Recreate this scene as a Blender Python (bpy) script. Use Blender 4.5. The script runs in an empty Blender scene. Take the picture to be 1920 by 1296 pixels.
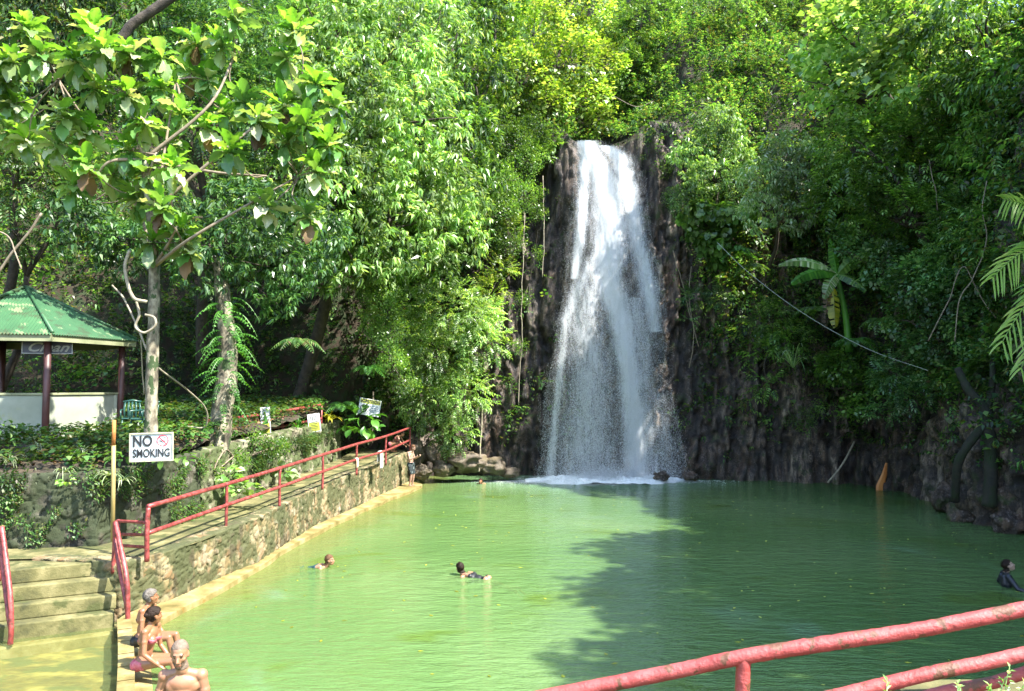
import bpy, bmesh, math, random
import numpy as np
from mathutils import Vector, Matrix
R = math.radians
rng = np.random.default_rng(11)
random.seed(5)
sc = bpy.context.scene
col = sc.collection
# ------------------------------------------------------------------ camera
CAMH = 4.2
TH = math.atan(80/1500)
cam = bpy.data.cameras.new('camera'); co = bpy.data.objects.new('camera', cam); col.objects.link(co)
co.location = (0, 0, CAMH); co.rotation_euler = (math.pi/2 + TH, 0, 0)
cam.sensor_width = 36; cam.lens = 1500/1920*36; cam.clip_start = .05; cam.clip_end = 600
sc.camera = co
# ------------------------------------------------------------------ light
SUN_EL, SUN_AZ = R(52), R(-28)          # azimuth measured from +X towards +Y
w = bpy.data.worlds.new('World'); sc.world = w; w.use_nodes = True
nt = w.node_tree; bg = nt.nodes['Background']
sky = nt.nodes.new('ShaderNodeTexSky'); sky.sky_type = 'NISHITA'; sky.sun_disc = False
sky.sun_elevation = SUN_EL; sky.sun_rotation = R(90) - SUN_AZ
nt.links.new(sky.outputs[0], bg.inputs[0]); bg.inputs[1].default_value = .15
sl = bpy.data.lights.new('sun', 'SUN'); sl.energy = 3.8; sl.angle = R(.5); sl.color = (1, .955, .87)
so = bpy.data.objects.new('sun', sl); col.objects.link(so)
sdir = Vector((math.cos(SUN_EL)*math.cos(SUN_AZ), math.cos(SUN_EL)*math.sin(SUN_AZ), math.sin(SUN_EL)))
so.rotation_euler = sdir.to_track_quat('Z', 'Y').to_euler(); so.location = (30, 0, 40)
sc.view_settings.view_transform = 'Standard'; sc.view_settings.look = 'None'
sc.view_settings.exposure = 2.38; sc.view_settings.gamma = 1
cy = sc.cycles
cy.max_bounces = 7; cy.diffuse_bounces = 4; cy.glossy_bounces = 3; cy.transmission_bounces = 4
cy.transparent_max_bounces = 12; cy.caustics_reflective = False; cy.caustics_refractive = False
cy.use_denoising = True
cy.sample_clamp_indirect = 6
# ------------------------------------------------------------------ projection helpers (photo pixel + distance -> place in the world)
ct, st = math.cos(TH), math.sin(TH)
def P(px, py, d):
    u = (px-960)/1500; v = (648-py)/1500
    yy = ct - v*st; zz = st + v*ct
    return np.array([u*d/yy, d, CAMH + zz*d/yy])
def Gd(px, py, z):
    v = (648-py)/1500
    zz = (st + v*ct)/(ct - v*st)
    return P(px, py, (z-CAMH)/zz)
# ------------------------------------------------------------------ noise
def _h(i, j, k, s):
    n = (i.astype(np.int64)*374761393 + j.astype(np.int64)*668265263 + k.astype(np.int64)*2147483647 + s*974634777) & 0xffffffff
    n = ((n ^ (n >> 13))*1274126177) & 0xffffffff
    n = ((n ^ (n >> 16))*2246822519) & 0xffffffff
    n = n ^ (n >> 15)
    return (n & 0xffffff)/float(0xffffff)
def vnoise(p, s=0):
    p = np.asarray(p, float); f = np.floor(p); t = p-f; t = t*t*(3-2*t)
    i, j, k = f[:, 0].astype(int), f[:, 1].astype(int), f[:, 2].astype(int)
    r = 0
    for a in (0, 1):
        for b in (0, 1):
            for c in (0, 1):
                wt = (t[:, 0] if a else 1-t[:, 0])*(t[:, 1] if b else 1-t[:, 1])*(t[:, 2] if c else 1-t[:, 2])
                r = r + wt*_h(i+a, j+b, k+c, s)
    return r
def fbm(p, s=0, o=4):
    p = np.asarray(p, float); r = 0; a = .5; tot = 0
    for q in range(o):
        r = r + a*vnoise(p*(2**q)+q*17.3, s+q); tot += a; a *= .5
    return r/tot
def vtilt(p, s, amt):
    """facets: every Voronoi cell gets a plane with its own slope"""
    p = np.asarray(p, float); f = np.floor(p); F1 = np.full(len(p), 9.); O = np.zeros(len(p))
    for a in (-1, 0, 1):
        for b in (-1, 0, 1):
            for c in (-1, 0, 1):
                i, j, k = (f[:, 0]+a), (f[:, 1]+b), (f[:, 2]+c)
                v = p-np.stack([i+_h(i, j, k, s), j+_h(i, j, k, s+1), k+_h(i, j, k, s+2)], 1)
                g = np.stack([_h(i, j, k, s+7), _h(i, j, k, s+8), _h(i, j, k, s+9)], 1)-.5
                d = np.sqrt((v**2).sum(1)); m = d < F1
                O = np.where(m, (v*g).sum(1)*amt, O); F1 = np.where(m, d, F1)
    return O
def voro(p, s=0, planar=False):
    p = np.asarray(p, float); f = np.floor(p)
    F1 = np.full(len(p), 9.); F2 = np.full(len(p), 9.); ID = np.zeros(len(p))
    for a in (-1, 0, 1):
        for b in (-1, 0, 1):
            for c in ((0,) if planar else (-1, 0, 1)):
                i, j, k = (f[:, 0]+a), (f[:, 1]+b), (f[:, 2]+c)
                q = np.stack([i+_h(i, j, k, s), j+_h(i, j, k, s+1), (k+_h(i, j, k, s+2)) if not planar else p[:, 2]], 1)
                d = np.sqrt(((q-p)**2).sum(1))
                m = d < F1
                F2 = np.where(m, F1, np.minimum(F2, d)); ID = np.where(m, _h(i, j, k, s+5), ID); F1 = np.where(m, d, F1)
    return F1, F2, ID
# ------------------------------------------------------------------ objects
ORG = {}
def meta(o, label=None, cat=None, group=None, kind=None):
    if label: o['label'] = label
    if cat: o['category'] = cat
    if group: o['group'] = group
    if kind: o['kind'] = kind
    return o
def thing(name, loc, label, cat, group=None):
    o = bpy.data.objects.new(name, None); col.objects.link(o); o.location = loc; o.empty_display_size = .3
    ORG[o.name] = np.array(loc, float)
    return meta(o, label, cat, group)
def link(name, me, parent=None, base=None):
    """mesh vertices are in world space; moved so that the origin sits at the thing's base"""
    n = len(me.vertices); v = np.empty(n*3, np.float32); me.vertices.foreach_get('co', v); v = v.reshape(-1, 3)
    if parent is not None: org = ORG[parent.name]
    else:
        org = np.array(base, float) if base is not None else np.array([(v[:, 0].min()+v[:, 0].max())/2, (v[:, 1].min()+v[:, 1].max())/2, v[:, 2].min()])
    me.vertices.foreach_set('co', (v-org).astype(np.float32).ravel()); me.update()
    o = bpy.data.objects.new(name, me); col.objects.link(o)
    if parent is not None: o.parent = parent; ORG[o.name] = org
    else: o.location = org; ORG[o.name] = org
    return o
def mesh_np(name, V, F, mat, smooth=False, attrs=None):
    """V (n,3), F (m,k) uniform faces"""
    me = bpy.data.meshes.new(name); F = np.asarray(F, np.int32); V = np.asarray(V, np.float32)
    me.vertices.add(len(V)); me.vertices.foreach_set('co', V.ravel())
    k = F.shape[1]
    me.loops.add(F.size); me.loops.foreach_set('vertex_index', F.ravel())
    me.polygons.add(len(F)); me.polygons.foreach_set('loop_start', np.arange(0, F.size, k, dtype=np.int32))
    me.polygons.foreach_set('loop_total', np.full(len(F), k, np.int32))
    if smooth: me.polygons.foreach_set('use_smooth', np.ones(len(F), bool))
    me.update(calc_edges=True); me.validate()
    if attrs:
        for an, av in attrs.items():
            a = me.attributes.new(an, 'FLOAT', 'POINT'); a.data.foreach_set('value', np.asarray(av, np.float32))
    if mat is not None: me.materials.append(mat)
    return me
class MB:
    def __init__(s): s.v = []; s.f = []; s.n = 0
    def add(s, V, F):
        s.v.append(np.asarray(V, float)); s.f += [tuple(int(i)+s.n for i in f) for f in F]; s.n += len(V); return s
    def box(s, c, size, rot=None):
        x, y, z = np.array(size)/2
        V = np.array([[-x,-y,-z],[x,-y,-z],[x,y,-z],[-x,y,-z],[-x,-y,z],[x,-y,z],[x,y,z],[-x,y,z]])
        if rot is not None: V = V @ np.array(rot).T
        return s.add(V+np.array(c), [(0,3,2,1),(4,5,6,7),(0,1,5,4),(1,2,6,5),(2,3,7,6),(3,0,4,7)])
    def tube(s, pts, rad, n=8, cap=True, wob=0, seed=0, flat=1.0):
        pts = np.asarray(pts, float); m = len(pts); rad = np.broadcast_to(np.asarray(rad, float), (m,))
        T = np.gradient(pts, axis=0); T /= np.linalg.norm(T, axis=1)[:, None]+1e-9
        up = np.array([0, 0, 1.]) if abs(T[0][2]) < .9 else np.array([0, 1., 0])
        a = np.cross(T[0], up); a /= np.linalg.norm(a)
        V = []
        for i in range(m):
            a = a - T[i]*(a@T[i]); a /= np.linalg.norm(a)+1e-9; b = np.cross(T[i], a)
            for k in range(n):
                an = 2*math.pi*k/n
                V.append(pts[i]+(a*math.cos(an)+b*math.sin(an)*flat)*rad[i])
        V = np.array(V)
        if wob: 
            c = np.repeat(pts, n, 0); V = c+(V-c)*(1+wob*(vnoise(V*(1.2/max(rad.max(), .01))+seed, 3)-.5)[:, None]*2)
        F = [(i*n+k, i*n+(k+1) % n, (i+1)*n+(k+1) % n, (i+1)*n+k) for i in range(m-1) for k in range(n)]
        if cap: F += [tuple(range(n-1, -1, -1)), tuple((m-1)*n+k for k in range(n))]
        return s.add(V, F)
    def prism(s, poly, z0, z1):
        n = len(poly); V = [(x, y, z0) for x, y in poly]+[(x, y, z1) for x, y in poly]
        F = [tuple(range(n-1, -1, -1)), tuple(range(n, 2*n))]+[(i, (i+1) % n, n+(i+1) % n, n+i) for i in range(n)]
        return s.add(V, F)
    def mesh(s, name, mat, smooth=False):
        me = bpy.data.meshes.new(name); me.from_pydata(np.concatenate(s.v).tolist(), [], s.f)
        if mat is not None: me.materials.append(mat)
        if smooth: me.polygons.foreach_set('use_smooth', np.ones(len(me.polygons), bool))
        me.update(); return me
    def build(s, name, mat, parent=None, smooth=False, base=None): return link(name, s.mesh(name, mat, smooth), parent, base)
def spline(pts, n=8):
    """Catmull-Rom through the points"""
    p = np.asarray(pts, float); p = np.vstack([2*p[0]-p[1], p, 2*p[-1]-p[-2]]); out = []
    for i in range(1, len(p)-2):
        for t in np.linspace(0, 1, n, endpoint=False):
            a, b, c, d = p[i-1], p[i], p[i+1], p[i+2]
            out.append(.5*((2*b)+(c-a)*t+(2*a-5*b+4*c-d)*t*t+(3*b-a-3*c+d)*t**3))
    out.append(p[-2]); return np.array(out)
def bevel(o, wd=.01, seg=2):
    m = o.modifiers.new('bevel', 'BEVEL'); m.width = wd; m.segments = seg; m.limit_method = 'ANGLE'; return o
# ------------------------------------------------------------------ materials
def newmat(name):
    m = bpy.data.materials.new(name); m.use_nodes = True; nt = m.node_tree
    return m, nt, nt.nodes['Principled BSDF'], nt.nodes['Material Output']
def ramp(nt, fac, stops, interp='LINEAR'):
    r = nt.nodes.new('ShaderNodeValToRGB'); r.color_ramp.interpolation = interp
    e = r.color_ramp.elements
    while len(e) < len(stops): e.new(.5)
    for i, (p, c) in enumerate(stops):
        e[i].position = p; e[i].color = (*c, 1) if len(c) == 3 else c
    if fac is not None: nt.links.new(fac, r.inputs[0])
    return r.outputs[0]
def noise(nt, scale, detail=5, rough=.55, vec=None, dist=0):
    n = nt.nodes.new('ShaderNodeTexNoise'); n.inputs['Scale'].default_value = scale; n.inputs['Detail'].default_value = detail
    n.inputs['Roughness'].default_value = rough; n.inputs['Distortion'].default_value = dist
    if vec is not None: nt.links.new(vec, n.inputs['Vector'])
    return n.outputs['Fac']
def wpos(nt, scale=(1, 1, 1), rot=(0, 0, 0)):
    g = nt.nodes.new('ShaderNodeNewGeometry'); m = nt.nodes.new('ShaderNodeMapping')
    m.inputs['Scale'].default_value = scale; m.inputs['Rotation'].default_value = rot
    nt.links.new(g.outputs['Position'], m.inputs[0]); return m.outputs[0]
def mixc(nt, fac, a, b, mode='MIX'):
    m = nt.nodes.new('ShaderNodeMix'); m.data_type = 'RGBA'; m.blend_type = mode
    for sck, v in ((m.inputs[0], fac), (m.inputs[6], a), (m.inputs[7], b)):
        if hasattr(v, 'is_linked') or hasattr(v, 'links'): nt.links.new(v, sck)
        elif isinstance(v, (int, float)): sck.default_value = v
        else: sck.default_value = (*v, 1)
    return m.outputs[2]
def math_(nt, op, a, b=None, clamp=False):
    m = nt.nodes.new('ShaderNodeMath'); m.operation = op; m.use_clamp = clamp
    for i, v in enumerate((a, b)):
        if v is None: continue
        if isinstance(v, (int, float)): m.inputs[i].default_value = v
        else: nt.links.new(v, m.inputs[i])
    return m.outputs[0]
def maprange(nt, v, a, b, c=0., d=1.):
    m = nt.nodes.new('ShaderNodeMapRange'); m.interpolation_type = 'SMOOTHSTEP'
    nt.links.new(v, m.inputs[0])
    for i, x in enumerate((a, b, c, d)): m.inputs[i+1].default_value = x
    return m.outputs[0]
def bump(nt, bsdf, h, strength=.5, dist=.02):
    b = nt.nodes.new('ShaderNodeBump'); b.inputs['Strength'].default_value = strength; b.inputs['Distance'].default_value = dist
    nt.links.new(h, b.inputs['Height']); nt.links.new(b.outputs[0], bsdf.inputs['Normal'])
def attr(nt, name):
    a = nt.nodes.new('ShaderNodeAttribute'); a.attribute_name = name; return a.outputs['Fac']
def noisy(name, stops, scale=3, rough=.7, bs=.4, bd=.02, bscale=None, detail=6, vscale=(1, 1, 1), metal=0, spots=None, r2=.6):
    """plain weathered surface: colours from noise in world space"""
    m, nt, b, o = newmat(name); v = wpos(nt, vscale)
    c = ramp(nt, noise(nt, scale, detail, r2, v), stops)
    if spots:
        sc_, lo, hi, sc_col = spots
        c = mixc(nt, maprange(nt, noise(nt, sc_, 4, .6, v), lo, hi), c, sc_col)
    nt.links.new(c, b.inputs['Base Color']); b.inputs['Roughness'].default_value = rough; b.inputs['Metallic'].default_value = metal
    if bs: bump(nt, b, noise(nt, bscale or scale*4, 6, .65, v), bs, bd)
    return m
def plain(name, c, rough=.5, **k):
    m, nt, b, o = newmat(name); b.inputs['Roughness'].default_value = rough
    v = wpos(nt); d = tuple(x*.78 for x in c)
    nt.links.new(ramp(nt, noise(nt, k.get('s', 9), 4, .6, v), [(.3, d), (.7, c)]), b.inputs['Base Color'])
    return m
def leafmat(name, cols, trans=.35, rough=.38, tcol=None, spec=.5, clump=.5, vary=.55):
    m, nt, b, o = newmat(name)
    g = nt.nodes.new('ShaderNodeNewGeometry')
    n = len(cols); c = ramp(nt, g.outputs['Random Per Island'], [((i+.0)/max(1, n-1), cc) for i, cc in enumerate(cols)])
    v = wpos(nt); nz = maprange(nt, noise(nt, clump, 3, .6, v), .35, .68, 1-vary, 1+vary*.55)
    cc = nt.nodes.new('ShaderNodeVectorMath'); cc.operation = 'SCALE'; nt.links.new(c, cc.inputs[0]); nt.links.new(nz, cc.inputs['Scale'])
    c = cc.outputs[0]
    nt.links.new(c, b.inputs['Base Color']); b.inputs['Roughness'].default_value = rough; b.inputs['Specular IOR Level'].default_value = spec
    t = nt.nodes.new('ShaderNodeBsdfTranslucent')
    nt.links.new(mixc(nt, 1.0, c, tcol or (1.6, 1.5, .55), 'MULTIPLY'), t.inputs[0])
    mx = nt.nodes.new('ShaderNodeMixShader'); mx.inputs[0].default_value = trans
    nt.links.new(b.outputs[0], mx.inputs[1]); nt.links.new(t.outputs[0], mx.inputs[2]); nt.links.new(mx.outputs[0], o.inputs[0])
    return m
L = {
 'bright': leafmat('leaf_fresh_green', [(.09,.2,.04), (.17,.34,.07), (.28,.46,.13), (.46,.58,.32)], .45, .36, spec=.6),
 'yellow': leafmat('leaf_yellow_green', [(.09,.19,.025), (.17,.32,.035), (.28,.42,.06), (.42,.48,.18)], .45, .36, spec=.8),
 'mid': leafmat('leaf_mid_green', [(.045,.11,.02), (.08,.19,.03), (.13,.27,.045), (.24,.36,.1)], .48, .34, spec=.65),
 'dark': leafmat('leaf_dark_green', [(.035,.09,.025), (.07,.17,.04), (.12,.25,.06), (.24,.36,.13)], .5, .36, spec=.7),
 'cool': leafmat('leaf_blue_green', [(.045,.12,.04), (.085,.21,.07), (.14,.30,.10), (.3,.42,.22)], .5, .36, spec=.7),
 'pale': leafmat('leaf_pale_green', [(.11,.23,.06), (.2,.36,.11), (.34,.46,.22), (.5,.56,.4)], .4, .35),
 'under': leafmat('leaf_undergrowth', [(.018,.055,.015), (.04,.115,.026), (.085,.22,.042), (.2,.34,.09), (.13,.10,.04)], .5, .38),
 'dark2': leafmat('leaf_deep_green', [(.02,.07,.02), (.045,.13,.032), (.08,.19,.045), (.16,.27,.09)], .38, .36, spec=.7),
 'shade': leafmat('leaf_shaded_cover', [(.02,.06,.015), (.04,.11,.022), (.065,.16,.03), (.12,.2,.05), (.10,.075,.03)], .35, .45),  # darker undergrowth copy: terrace shade put into its colour, darker species on trees
 'dry': leafmat('leaf_dry_brown', [(.16,.09,.04), (.25,.16,.07), (.10,.06,.03)], .25, .6, (1.3, 1.1, .7)),
 'fern': leafmat('leaf_fern', [(.04,.14,.02), (.07,.22,.03), (.11,.28,.04)], .4, .4),
 'variegated': leafmat('leaf_striped_grass', [(.2,.3,.1), (.4,.45,.28), (.08,.16,.04)], .3, .4),
 'lemon': leafmat('leaf_lemon_yellow', [(.35,.38,.03), (.55,.5,.05), (.3,.36,.04)], .45, .4),
}
M = {
 'bark': noisy('pale_bark', [(.36, (.035,.03,.02)), (.48, (.13,.11,.075)), (.62, (.30,.27,.19))], 6, .85, .8, .03, 14, vscale=(1, 1, .6), spots=(4, .54, .58, (.03,.055,.015))),
 'darkbark': noisy('dark_bark', [(.3, (.02,.016,.012)), (.7, (.09,.07,.05))], 6, .9, .8, .03),
 'liana': noisy('pale_liana', [(.3, (.16,.13,.09)), (.7, (.34,.3,.22))], 9, .8, .4, .01),
 'twig': noisy('dry_twig', [(.3, (.12,.09,.06)), (.7, (.26,.21,.15))], 9, .85, .3, .01),
 'rail': noisy('rusty_red_paint', [(.3, (.05,.016,.013)), (.46, (.18,.03,.028)), (.62, (.29,.06,.055)), (.8, (.32,.15,.12))], 9, .42, .7, .012, 26, spots=(5, .6, .68, (.10,.04,.025))),
 'concrete': noisy('worn_concrete', [(.3, (.035,.038,.012)), (.5, (.11,.102,.035)), (.7, (.23,.2,.09))], 2.2, .85, .6, .02, 16, spots=(1.9, .50, .60, (.055,.062,.015))),
 'ledge': noisy('algae_stained_concrete', [(.3, (.10,.08,.02)), (.5, (.21,.165,.06)), (.75, (.36,.31,.17))], 2.2, .6, .5, .02, 18, spots=(4, .6, .68, (.2,.12,.03))),
 'soil': noisy('leaf_litter_soil', [(.3, (.014,.011,.007)), (.55, (.045,.032,.018)), (.75, (.10,.07,.035))], 2.5, .95, .9, .05, 12, spots=(1.2, .55, .62, (.035,.06,.015))),
}
# ================================================================== the setting
# ---- hillside and cliff, lofted through sections around the pool
#  each: base x,y, outward x,y, profile of (outward, z)
pl = [(0,-1),(0,1.2),(.5,3.0),(1.8,5.0),(4.5,9),(8,15),(12,22),(20,34)]
pe = [(0,-1.5),(.1,1.2),(.35,3),(.6,5.5),(1.0,9.5),(2.0,15),(6,21),(13,31)]
pw = [(0,-1.5),(.1,1.2),(.2,3),(.35,5.5),(.6,10),(1.1,15.9),(5,17.2),(13,30)]
pr = [(0,-1.5),(.1,1.2),(.5,3),(.8,5.5),(1.2,10),(1.9,15.5),(4.5,20),(11,29)]
pq = [(0,-1.5),(.1,1.2),(.3,3),(.6,5.5),(.9,10),(1.5,14.5),(4,17.5),(10,20)]
pz = [(0,-1.5),(.1,1.2),(.3,3),(.6,5.5),(.9,9),(1.5,13),(4,14.5),(10,15)]
SEC = [(-34,2,-1,.1,pl),(-33,14,-1,.3,pl),(-27,25,-.7,.7,pl),(-18,30,-.35,.94,pl),(-11,33.5,-.35,.94,pl),(-7.6,36,-.3,.95,pe),
       (-4.2,38.3,-.1,1,pe),(-1.6,38.6,0,1,pe),(1.0,38.3,0,1,pe),(2.6,38.1,0,1,pw),(4.9,37.9,0,1,pw),(6.9,37.5,0,1,pw),(8.4,36.8,.15,1,pr),(11.7,36.0,.15,1,pr),
       (14.9,35.2,.45,.9,pr),(15.8,32,.85,.5,pq),(15.2,28.4,1,.05,pq),(14.8,26,1,0,pq),(14.5,24,1,-.05,pq),(14.4,22.3,1,-.05,pq),(14.7,17,1,0,pq),(15.8,9,1,0,pq),(17,0,1,0,pz),(17,-12,1,0,pz)]
def terrain():
    ns = len(SEC); base = np.array([[s[0], s[1]] for s in SEC]); out = np.array([[s[2], s[3]] for s in SEC], float)
    out /= np.linalg.norm(out, axis=1)[:, None]
    pro = np.array([s[4] for s in SEC], float)      # ns,8,2
    seg = np.linalg.norm(np.diff(base, axis=0), axis=1); cum = np.concatenate([[0], np.cumsum(seg)])
    u = []
    for i in range(ns-1):
        fine = base[i][1] > 20 and base[i][0] > -8
        u += list(np.linspace(cum[i], cum[i+1], max(2, int(seg[i]/(.11 if fine else .5))), endpoint=False))
    u.append(cum[-1]); u = np.array(u)
    vz = []
    steps = [14, 16, 20, 34, 44, 22, 16]
    for i, s in enumerate(steps): vz += list(i+np.linspace(0, 1, s, endpoint=False))
    vz.append(7); vz = np.array(vz)
    B = np.stack([np.interp(u, cum, base[:, k]) for k in (0, 1)], 1)
    O = np.stack([np.interp(u, cum, out[:, k]) for k in (0, 1)], 1)
    PR = np.stack([[np.interp(u, cum, pro[:, l, k]) for k in (0, 1)] for l in range(8)], 0)  # 8,2,nu
    li = np.minimum(vz.astype(int), 6); lt = vz-li
    off = PR[li, 0, :]*(1-lt)[:, None]+PR[li+1, 0, :]*lt[:, None]      # nv,nu
    zz = PR[li, 1, :]*(1-lt)[:, None]+PR[li+1, 1, :]*lt[:, None]
    X = B[None, :, 0]+O[None, :, 0]*off; Y = B[None, :, 1]+O[None, :, 1]*off
    V = np.stack([X, Y, zz], 2).reshape(-1, 3)
    N = np.broadcast_to(np.stack([-O[:, 0], -O[:, 1], np.zeros(len(O))], 1)[None], (len(vz), len(u), 3)).reshape(-1, 3).copy()
    # rock relief: columns, blocks, fractures
    rocky = (np.clip((17-V[:, 2])/3, 0, 1))*np.clip((V[:, 0]+7)/3, 0, 1)
    wfall = np.exp(-((V[:, 0]-4.6)/2.6)**2)
    q = V*np.array([1.5, 1.5, .16])+(fbm(V*.5, 5)[:, None]-.5)*1.1
    f1, f2, idd = voro(q*1.15, 3); f1b, f2b, idb = voro(V*np.array([3.2, 3.2, .6])+(fbm(V*1.1, 8)[:, None]-.5)*.9, 9)
    crack = np.clip((f2-f1)/.14, 0, 1); crackb = np.clip((f2b-f1b)/.16, 0, 1)
    V2 = V*np.array([2.8, 2.8, .5])+(fbm(V*.8, 41)[:, None]-.5)*1.2
    d = (idd-.5)*.6+(crack-1)*.22+(idb-.5)*.2+(crackb-1)*.1+(fbm(V*.35, 20)-.5)*1.5+(fbm(V*5, 6)-.5)*.12-np.exp(-(np.abs(fbm(V*np.array([1.6,1.6,.22])+7, 33)-.5)/.018)**2)*.3+vtilt(q*1.15, 3, .7)+vtilt(V2, 55, .55)+vtilt(V*np.array([5,5,1.6]), 66, .2)
    d *= .25+.75*rocky
    d = d*(1-.45*wfall)
    soft = (fbm(V*.25, 31)-.5)*2.6*(1-rocky)
    V = V+N*(d+soft)[:, None]
    lipw = np.clip((V[:, 2]-12.5)/2.5, 0, 1)*np.clip((V[:, 0]+4)/3, 0, 1)*np.clip((12-V[:, 0])/3, 0, 1)
    V[:, 2] += lipw*(1.3*(1-np.exp(-((V[:, 0]-4.5)/1.9)**4))*np.clip(1-(V[:, 2]-16)/3, 0, 1)+(fbm(V*np.array([.9, .9, 0]), 91)-.5)*1.3*np.clip(np.abs(V[:, 0]-4.4)/2.5, .15, 1))
    nu, nv = len(u), len(vz)
    a = np.arange(nu*nv).reshape(nv, nu)
    F = np.stack([a[:-1, :-1], a[:-1, 1:], a[1:, 1:], a[1:, :-1]], 2).reshape(-1, 4)
    return V, F, dict(cell=idd*.6+idb*.4, crack=np.minimum(crack, crackb)*rocky+(1-rocky), rocky=rocky)
TV, TF, TA = terrain()
def rockmat():
    m, nt, b, o = newmat('dark_wet_rock'); v = wpos(nt); vs = wpos(nt, (1, 1, .3))
    c = ramp(nt, attr(nt, 'cell'), [(.2, (.05,.034,.022)), (.45, (.12,.078,.052)), (.65, (.19,.13,.09)), (.85, (.32,.25,.19))])
    c = mixc(nt, maprange(nt, noise(nt, 2.4, 9, .75, vs), .36, .56), (.028,.02,.016), c)
    c = mixc(nt, maprange(nt, noise(nt, 7, 7, .75, wpos(nt, (1, 1, .22))), .44, .56, 0, .8), c, (.02,.015,.012))  # sharp dark vertical streaks painted in for crevice shade
    c = mixc(nt, maprange(nt, noise(nt, 14, 6, .7, v), .5, .75, 0, .9), c, (.30,.25,.23))
    c = mixc(nt, maprange(nt, noise(nt, .55, 5, .6, vs), .56, .66, 0, .4), c, (.11,.045,.02))
    c = mixc(nt, maprange(nt, noise(nt, 1.5, 6, .65, v), .54, .66, 0, .75), c, (.035,.06,.016))
    g = mixc(nt, attr(nt, 'crack'), (.012,.01,.01), c)
    s = mixc(nt, maprange(nt, noise(nt, 3, 6, .65, v), .42, .6), (.03,.02,.012), (.018,.03,.009))
    g = mixc(nt, attr(nt, 'rocky'), s, g)
    nt.links.new(g, b.inputs['Base Color'])
    rr = maprange(nt, noise(nt, 3, 4, .6, v), .35, .65, .38, .8)
    nt.links.new(math_(nt, 'MAXIMUM', rr, math_(nt, 'SUBTRACT', .95, attr(nt, 'rocky'))), b.inputs['Roughness']); b.inputs['Specular IOR Level'].default_value = .4
    bump(nt, b, noise(nt, 9, 9, .75, v), .9, .07)
    return m
M['rock'] = rockmat()
hill = link('hillside_cliff', mesh_np('hillside_cliff', TV, TF, M['rock'], False, TA), base=(0, 38, 0)); meta(hill, kind='structure')
# ---- ground sheet far beyond
gb = MB(); gb.add([(-400,-400,-2.2),(400,-400,-2.2),(400,400,-2.2),(-400,400,-2.2)], [(0,1,2,3)])
meta(gb.build('ground', M['soil'], base=(0, 0, -2.2)), kind='structure')
# ---- raised ground left of the pool (behind the retaining walls), a sloping sheet with relief
RW = [(-14.5,15.2),(-8.3,16.2),(-7.75,18),(-7.5,19.5),(-7.4,21.5),(-7.3,26),(-6.9,32.4),(-6.9,34.5)]     # foot of the retaining wall
def rwx(y): return np.interp(y, [15.2,16.2,18,19.5,21.5,26,32.4,36,40], [-14.5,-8.3,-7.75,-7.5,-7.4,-7.3,-6.9,-6.9,-6.9])
xs = np.linspace(0, 1, 150); ys = np.linspace(15.6, 39, 130)
gx = []; 
for y in ys:
    xr = rwx(y)-.35 if y > 16.25 else -8.6-(16.25-y)*8
    gx.append(np.stack([xr-(1-xs)*(xr+34), np.full(150, y)], 1))
gx = np.array(gx).reshape(-1, 2)
gz = 2.55+.42*np.clip((gx[:, 1]-16.5)/4, 0, 1)+.05*np.clip(gx[:, 1]-22, 0, 10)+(fbm(np.c_[gx*.7, gx[:, 0]*0], 4)-.5)*.35+(fbm(np.c_[gx*4, gx[:, 0]*0], 5)-.5)*.12
gz -= .25*np.exp(-((gx[:, 0]-rwx(gx[:, 1]))/.6)**2)
a = np.arange(150*130).reshape(130, 150); F = np.stack([a[:-1, :-1], a[:-1, 1:], a[1:, 1:], a[1:, :-1]], 2).reshape(-1, 4)
GT_V = np.c_[gx, gz]; GT_F = F
meta(link('terrace_ground', mesh_np('terrace_ground', GT_V, F, M['soil'], True), base=(-15, 25, 2)), kind='structure')
# ---- rubble walls: faces with stones and joints in relief
def stonemat(name, stones, joint, moss, mossamt, rough=.85, stain=None):
    m, nt, b, o = newmat(name); v = wpos(nt)
    c = ramp(nt, attr(nt, 'cell'), stones)
    c = mixc(nt, maprange(nt, noise(nt, 11, 6, .7, v), .3, .7, 0, .55), c, tuple(x*.45 for x in stones[1][1]))
    c = mixc(nt, attr(nt, 'edge'), joint, c)
    if stain: c = mixc(nt, maprange(nt, noise(nt, 1.3, 5, .7, wpos(nt, (1, 1, .12))), .52, .6, 0, .85), c, stain)
    c = mixc(nt, maprange(nt, noise(nt, 1.7, 7, .65, v), .62-mossamt*.35, .70-mossamt*.3, 0, .9), c, moss)
    nt.links.new(c, b.inputs['Base Color']); b.inputs['Roughness'].default_value = rough
    bump(nt, b, noise(nt, 26, 7, .7, v), .7, .02); return m
M['stone'] = stonemat('yellow_rubble_stone', [(0, (.17,.10,.035)), (.3, (.24,.19,.09)), (.6, (.31,.27,.16)), (.85, (.22,.12,.05)), (1, (.3,.28,.2))], (.12,.10,.06), (.05,.058,.018), .55, stain=(.04,.036,.016))
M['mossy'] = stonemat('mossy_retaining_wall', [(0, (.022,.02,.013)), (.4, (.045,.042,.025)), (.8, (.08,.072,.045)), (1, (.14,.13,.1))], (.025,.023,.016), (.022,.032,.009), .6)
M['planter'] = stonemat('lichened_coral_stone', [(0, (.06,.055,.03)), (.35, (.13,.12,.07)), (.7, (.22,.2,.13)), (1, (.3,.28,.2))], (.025,.022,.016), (.045,.065,.015), .6)
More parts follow.
